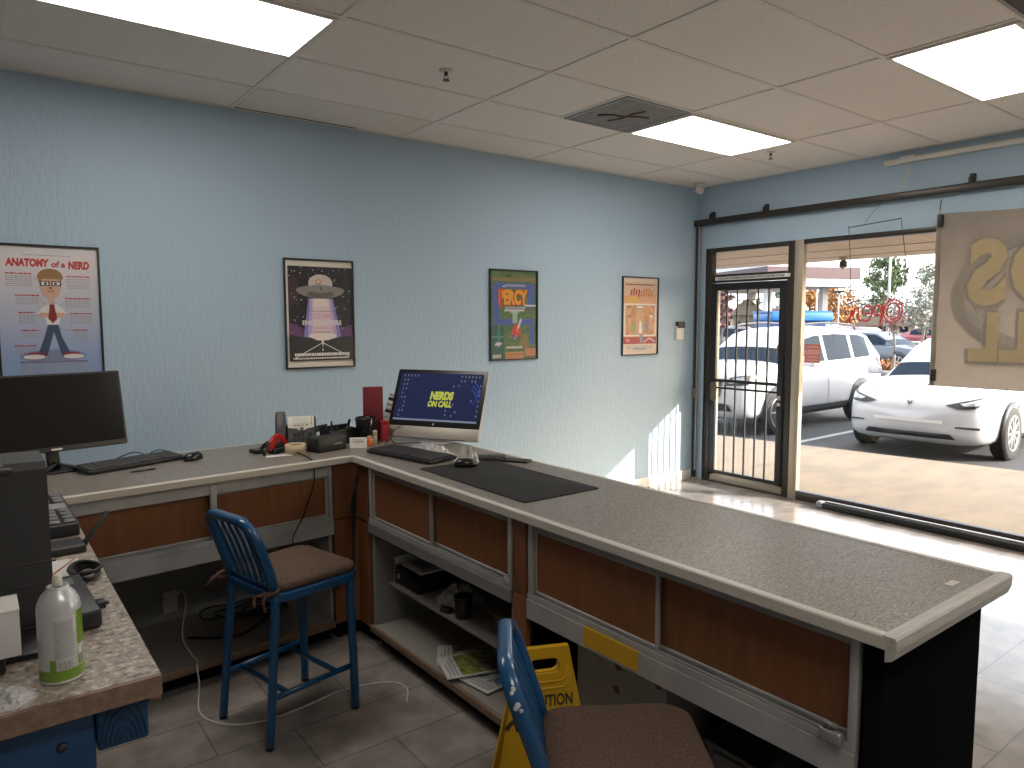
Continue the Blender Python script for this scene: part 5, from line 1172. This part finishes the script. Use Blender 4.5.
sp('grille', [(-.40, .62), (.40, .62), (.44, .90), (-.44, .90)], CBLK, 'front', .006); sp('lower_grille', [(-.60, .40), (.60, .40), (.55, .52), (-.55, .52)], CBLK, 'front', .006)
sp('number_plate', [(-.15, .55), (.15, .55), (.15, .66), (-.15, .66)], PAPER, 'front', .012)
# cars further off
SX = [(2.25, .60, .34, .62, .66), (2.0, .82, .22, .76, .82), (1.2, .89, .20, .88, .95), (-1.2, .89, .20, .92, .99), (-2.0, .84, .26, .94, 1.0), (-2.3, .66, .36, .82, .88)]
SCB = [(1.1, .72, .90, .68, .92), (.3, .78, .92, .60, 1.38), (-.7, .78, .94, .60, 1.42), (-1.8, .70, .95, .60, .97)]
def paint(n, c): return mat(n, c, .25, coat=.5)
far = [('sedan', 'dark blue-grey sedan waiting behind the white suv, nose to the right', (27.5, 13.3, -.15), 262, paint('slate_car_paint', (.05, .06, .08)), 1),
       ('sedan', 'dark red and black car behind the white suv roof, below the red script', (32.2, 16.95, -.15), 245, paint('dark_car_paint', (.06, .025, .03)), 1.1),
       ('sedan', 'pale blue-white car beyond the slate sedan', (44.3, 22.1, -.15), 262, paint('silver_car_paint', (.34, .37, .41)), 1),
       ('sedan', 'small dark red car at the hedge beside the banner edge', (47.3, 19.5, -.15), 262, paint('red_car_paint', (.22, .02, .03)), 1),
       ('sedan', 'dark grey vehicle seen through the door bars left of the blue shelter', (30.4, 21.4, -.15), 300, paint('grey_car_paint', (.12, .12, .13)), 1.1)]
for n, lab, lo, rz, p, sc in far:
    t, _ = car(n, lab, lo, rz, SX, SCB, p, [(.75, -.15), (-.22, -1.1)], (1.35, -1.35), .32, 'car', detail=False, group=None); t.scale = (sc,)*3
    _('tail_lamp', [(.45, .66), (.74, .68), (.74, .78), (.45, .78)], TAILR, 'rear', .01); _('headlamp', [(.45, .60), (.74, .64), (.74, .72), (.45, .70)], LAMP, 'front', .01)

# filling station canopy
def P(d, o=(36.1, 18.28)): return o
CW_ = mat('canopy_white', (.42, .42, .43), .5); CR_ = mat('canopy_maroon', (.038, .008, .016), .5)
t = thing('station_canopy', 'filling station canopy with a white and maroon fascia across the lot', 'canopy', (36.4, 18.95, -.15), 66)
MB().box((0, -.3, 3.62), (10, 5, 4.75)).build('fascia', CW_, t); MB().box((-.03, -.33, 3.95), (10, 5.03, 4.52)).build('fascia_stripe', CR_, t)
MB().prism([(-.0, -.3), (10, -.3), (10, 5), (0, 5)], 3.56, 3.62).build('ceiling_panel', CREAM, t)
for x, y in ((1.2, .9), (8.0, .9), (1.2, 4.2), (8.0, 4.2)): MB().box((x-.16, y-.16, 0), (x+.16, y+.16, 3.57)).build('column', CW_, t)
for x in (1.2, 8.0):
    m = MB().box((x-.5, .3, 0), (x+.5, .7, 1.7), bev=.04); m.build('pump', mat('pump_grey', (.40, .42, .46), .5), t)
# blue-roofed shelter
BLR = mat('bright_blue_sheet', (.014, .12, .33), .4); BLD = mat('deep_blue_sheet', (.012, .05, .22), .4); CYN = mat('pale_cyan_panel', (.2, .4, .48), .4)
t = thing('blue_shelter', 'bright blue roofed shelter behind the white suv, seen across door and window', 'shelter', (29.25, 17.0, -.15), 146)
MB().box((-.1, -.4, 1.80), (2.5, 1.6, 2.16), bev=.05).box((-.05, -.35, 2.16), (2.55, 1.55, 2.22)).build('roof', BLR, t)
MB().box((-.06, -.3, 0), (.16, 1.4, 1.80), bev=.03).build('end_panel', CYN, t); MB().box((2.3, -.2, 0), (2.5, 1.4, 1.80)).build('end_panel', BLD, t)
MB().box((.16, 1.3, 0), (2.3, 1.4, 1.80)).build('back_wall', BLD, t); MB().box((.3, -.1, .0), (2.2, .5, .95), bev=.06).build('counter', BLD, t)
MB().box((.5, 1.27, 1.0), (2.0, 1.30, 1.5)).build('window', CGL, t)
# buildings seen through the door
def house(name, label, loc, rz, w, d, h, wall, roof, cat='building', arch=False):
    t = thing(name, label, cat, loc, rz); MB().box((-w/2, -d/2, 0), (w/2, d/2, h)).build('walls', wall, t)
    MB().prism([(-w/2-.3, h), (w/2+.3, h), (w/2-.6, h+.9), (-w/2+.6, h+.9)], -d/2-.3, d/2+.3, mtx=RX(90)).build('roof', roof, t)
    for k in range(3): MB().box((-w/2+w*(k+.3)/3, -d/2-.03, .8), (-w/2+w*(k+.7)/3, -d/2+.02, 1.8)).build('window', CGL, t)
house('kiosk', 'plain olive tan building with a low roof seen through the door bars', (36.6, 25.4, -.15), -55.2, 1.5, 1.5, 2.15, mat('olive_tan_wall', (.20, .18, .14), .8), mat('tan_roof', (.26, .22, .17), .8))
house('house', 'pale yellow building at the left of the door glass', (43.5, 32.9, -.15), -53, 2.6, 2, 2.1, mat('yellow_wall', (.38, .33, .23), .8), mat('red_tile_roof', (.22, .08, .06), .8))
house('house', 'long low building with a red roof behind the blue shelter', (61.5, 40.2, -.15), -57, 6.5, 3, 2.0, mat('peach_wall', (.36, .28, .22), .8), mat('rust_roof', (.25, .09, .07), .8))
house('house', 'beige house beyond the planting bed, under the red script', (66, 31.6, -.15), -64.3, 5, 3, 1.3, mat('beige_wall', (.38, .32, .23), .8), mat('brown_roof', (.2, .15, .11), .8))

# trees, poles, planting
BARK = mat('grey_bark', (.20, .17, .145), .9, noise=(8, (.12, .10, .085), (4, 4, 1), .3, .7))
def leaves(n, c1, c2): return mat(n, c1, .7, noise=(3, c2, (1, 1, 1), .35, .65))
LG = leaves('green_leaf', (.15, .195, .08), (.085, .12, .05)); LO = leaves('autumn_leaf', (.34, .15, .03), (.18, .07, .018)); LD = leaves('grey_green_leaf', (.19, .20, .145), (.12, .13, .095)); LP = leaves('purple_leaf', (.17, .075, .07), (.09, .04, .04)); LC = leaves('conifer_leaf', (.11, .14, .115), (.07, .10, .08))
def tree(label, loc, h, r, m, n, size, seed, base=.3, conic=False, cat='tree', name='tree', group=None):
    random.seed(seed); t = thing(name, label, cat, loc, random.uniform(0, 360), group)
    tr = MB(); tr.tube(bez([(0, 0, -.05), (.02*h, 0, h*.3), (-.01*h, .01*h, h*.62), (0, 0, h*.9)], 4), .022*h, 7, scale=[1-.7*i/12 for i in range(13)])
    for k in range(9):
        a = random.uniform(0, 6.28); z = h*random.uniform(base, .75); l = r*random.uniform(.5, .95)
        tr.tube([(0, 0, z-.04*h), (l*.5*math.cos(a), l*.5*math.sin(a), z+.05*h), (l*math.cos(a), l*math.sin(a), z+.14*h)], .007*h, 5, scale=[1, .7, .3])
    tr.build('trunk', BARK, t); f = MB(); cl = []
    for k in range(26):
        a = random.uniform(0, 6.28); u = random.random(); z = h*(base+(1-base)*u)
        rr = r*(1-u)*.9+.08*r if conic else r*math.sqrt(max(.05, 1-(2*u-1)**2))*random.uniform(.3, 1)
        cl.append((rr*math.cos(a)*.75, rr*math.sin(a)*.75, z, (r*.22 if conic else r*.36)*random.uniform(.7, 1.2)))
    for k in range(n):
        x, y, z, s = random.choice(cl); d = Vector((random.gauss(0, 1), random.gauss(0, 1), random.gauss(0, .8))); d = d.normalized()*s*random.random()**.4
        c = Vector((x, y, max(.1*h, z))) + d; e = Euler((random.uniform(0, 6.3), random.uniform(0, 6.3), 0)).to_matrix(); q = size*random.uniform(.6, 1.3)
        f.add([c+e @ Vector(v)*q for v in ((-1, 0, 0), (0, -.6, .1), (1, 0, 0), (0, .6, .1))], [(0, 1, 2, 3)])
    f.build('foliage', m, t, flip=False); return t
tree('big green tree right of the station canopy', (38.9, 18.6, -.15), 5.3, 1.2, LG, 2600, .10, 1, .42)
tree('orange autumn tree under the station canopy', (58.6, 32.3, -.15), 4.6, 2.2, LO, 1800, .16, 2, .25)
tree('second orange tree further left under the canopy', (52.2, 30.7, -.15), 3.9, 1.6, LO, 1300, .16, 3, .25)
tree('broad grey-green tree against the banner edge', (33.0, 13.9, -.15), 4.0, 1.05, LD, 1500, .075, 4, .35)
tree('second grey-green tree behind the banner edge', (39.5, 15.4, -.15), 5.3, 1.5, LD, 1500, .09, 5, .3)
tree('young thin-trunked tree with sparse leaves in front of the slate sedan', (23.6, 10.94, .02), 2.4, .6, LP, 170, .05, 6, .55)
tree('slender bare-branched tree next to the banner', (25.5, 10.83, .02), 2.8, .75, LD, 260, .05, 7, .5)
tree('reddish tree at the left of the door glass', (25.2, 18.65, -.15), 3.3, .5, LP, 700, .09, 8, .4)
tree('dark green tree left of the reddish tree', (58.0, 44.2, -.15), 3.6, 1.6, LC, 800, .12, 9, .2)
tree('pointed conifer left of centre in the door glass', (73.5, 50.5, -.15), 5.6, 1.1, LC, 900, .14, 10, .15, True)
tree('pointed conifer right of centre in the door glass', (81, 51.8, -.15), 6.0, 1.2, LC, 900, .14, 11, .15, True)
tree('rounded distant conifer between the two pointed ones', (80.5, 54.5, -.15), 4.4, 1.6, LC, 900, .14, 12, .15)
tree('low dark tree behind the red script', (85, 43.3, -.15), 4.6, 3.6, LD, 1300, .2, 13, .1)
tree('far dark tree beyond the slate sedan', (84, 37.7, -.15), 4.0, 3.4, LC, 1300, .2, 14, .1)
HB = leaves('hedge_leaf', (.10, .10, .06), (.05, .06, .03))
bed = MB().prism(arc(0, 0, 2.7, .9, 0, 360, 24)[:-1], 0, .18, bev=.06).build('planting_bed', [mat('bed_soil', (.16, .12, .09), .9)]); bed.location = (24.6, 10.8, -.15); bed.rotation_euler = (0, 0, R(112)); tag(bed, 'raised planting bed with young trees and shrubs across the lane', 'planting bed')
def shrub(label, loc, r, m, n, seed):
    random.seed(seed); t = thing('shrub', label, 'shrub', loc); f = MB()
    for k in range(n):
        d = Vector((random.gauss(0, 1), random.gauss(0, 1), abs(random.gauss(0, .8)))).normalized()*r*random.random()**.4; d.z *= .8
        e = Euler((random.uniform(0, 6.3), random.uniform(0, 6.3), 0)).to_matrix(); q = .07*random.uniform(.6, 1.3)
        f.add([d+e @ Vector(v)*q for v in ((-1, 0, 0), (0, -.5, .1), (1, 0, 0), (0, .5, .1))], [(0, 1, 2, 3)])
    f.build('foliage', m, t, flip=False); MB().tube([(0, 0, -.02), (0, .02, r*.5)], .03, 6).build('stem', BARK, t)
shrub('round dry shrub in the planting bed left of the bare tree', (24.5, 11.5, .05), .42, LO, 350, 21); shrub('low green shrub in the planting bed right of the thin trunk', (24.5, 10.2, .05), .36, LG, 300, 22)
shrub('dark low shrub at the right end of the planting bed', (24.9, 9.5, .05), .34, HB, 300, 23)
POLE = mat('pale_pole_paint', (.36, .35, .33), .5)
def pole(label, loc, h, r):
    t = thing('lamp_post', label, 'lamp post', loc); MB().lathe([(r, 0), (r*.7, h)], 12).build('pole', POLE, t)
    MB().lathe([(r*2.2, 0), (r*2.2, .3), (r*1.2, .35)], 12).build('base', POLE, t); MB().box((-.1, -.35, h), (.1, .35, h+.12), bev=.03).build('lamp_head', CHAR, t)
pole('tall pale lamp post in front of the big green tree', (30.57, 14.44, -.15), 6.5, .06); pole('thin lamp post beneath the station canopy', (45.3, 26.1, -.15), 4.2, .07); pole('thin pale post right of the canopy column', (39.6, 21.5, -.15), 3.4, .06)
m = MB()
for k in range(14): m.box((-.05, -.05, 0), (.05, .05, .75), mtx=T(35.6+.07*k, 18.2-.26*k, -.15))
for z in (.35, .62): m.sweep([(35.6, 18.2, z), (36.51, 14.82, z)], [(-.03, -.06), (.03, -.06), (.03, .06), (-.03, .06)])
o = m.build('guard_rail', POLE); tag(o, 'low pale rail fence along the road beyond the planting bed', 'fence')
o = MB().box((48, -60, -.15), (56, 60, -.13)).build('road', mat('grey_road', (.10, .098, .095), .9)); struct(o)

# ---------------------------------------------------------------- light and camera
w = bpy.data.worlds.new('sky'); SC.world = w; w.use_nodes = True; nt = w.node_tree; bg = nt.nodes['Background']
sk = nd(nt, 'ShaderNodeTexSky'); sk.sky_type = 'NISHITA'; sk.sun_disc = False; sk.sun_elevation = R(21); sk.sun_rotation = R(143); sk.dust_density = 4; sk.air_density = 1.2
mixn = nd(nt, 'ShaderNodeMix', data_type='RGBA'); mixn.inputs[0].default_value = .55; mixn.inputs[7].default_value = (6.2, 6.5, 6.9, 1)
nt.links.new(sk.outputs[0], mixn.inputs[6]); nt.links.new(mixn.outputs[2], bg.inputs['Color']); bg.inputs['Strength'].default_value = SKY
d = Vector((-1, 1.307, -.63)).normalized()
sl = bpy.data.lights.new('sun', 'SUN'); sl.energy = SUN; sl.angle = R(.6); sl.color = (1, .955, .89)
so = bpy.data.objects.new('sun', sl); COL.objects.link(so); so.rotation_euler = d.to_track_quat('-Z', 'Y').to_euler(); so.location = (20, -20, 12)
cm = bpy.data.cameras.new('camera'); cam = bpy.data.objects.new('camera', cm); COL.objects.link(cam); SC.camera = cam
cm.sensor_fit = 'HORIZONTAL'; cm.sensor_width = 36; cm.lens = 717/1024*36; cm.clip_start = .05; cm.clip_end = 500
yaw, pitch, roll = .9225, .0872, -.0013
fw = Vector((math.cos(yaw)*math.cos(pitch), math.sin(yaw)*math.cos(pitch), -math.sin(pitch))); rt = Vector((math.sin(yaw), -math.cos(yaw), 0)); up = rt.cross(fw)
rt, up = rt*math.cos(roll)+up*math.sin(roll), up*math.cos(roll)-rt*math.sin(roll)
M4 = Matrix((rt, up, -fw)).transposed().to_4x4(); M4.translation = (0, 0, 1.66); cam.matrix_world = M4
SC.view_settings.view_transform = 'Standard'; SC.view_settings.look = 'None'; SC.view_settings.gamma = 1; SC.view_settings.use_curve_mapping = False
SC.view_settings.exposure = EXPO
SC.cycles.max_bounces = 10; SC.cycles.diffuse_bounces = 6; SC.cycles.transparent_max_bounces = 16; SC.cycles.caustics_reflective = False; SC.cycles.caustics_refractive = False
SC.cycles.sample_clamp_indirect = 6
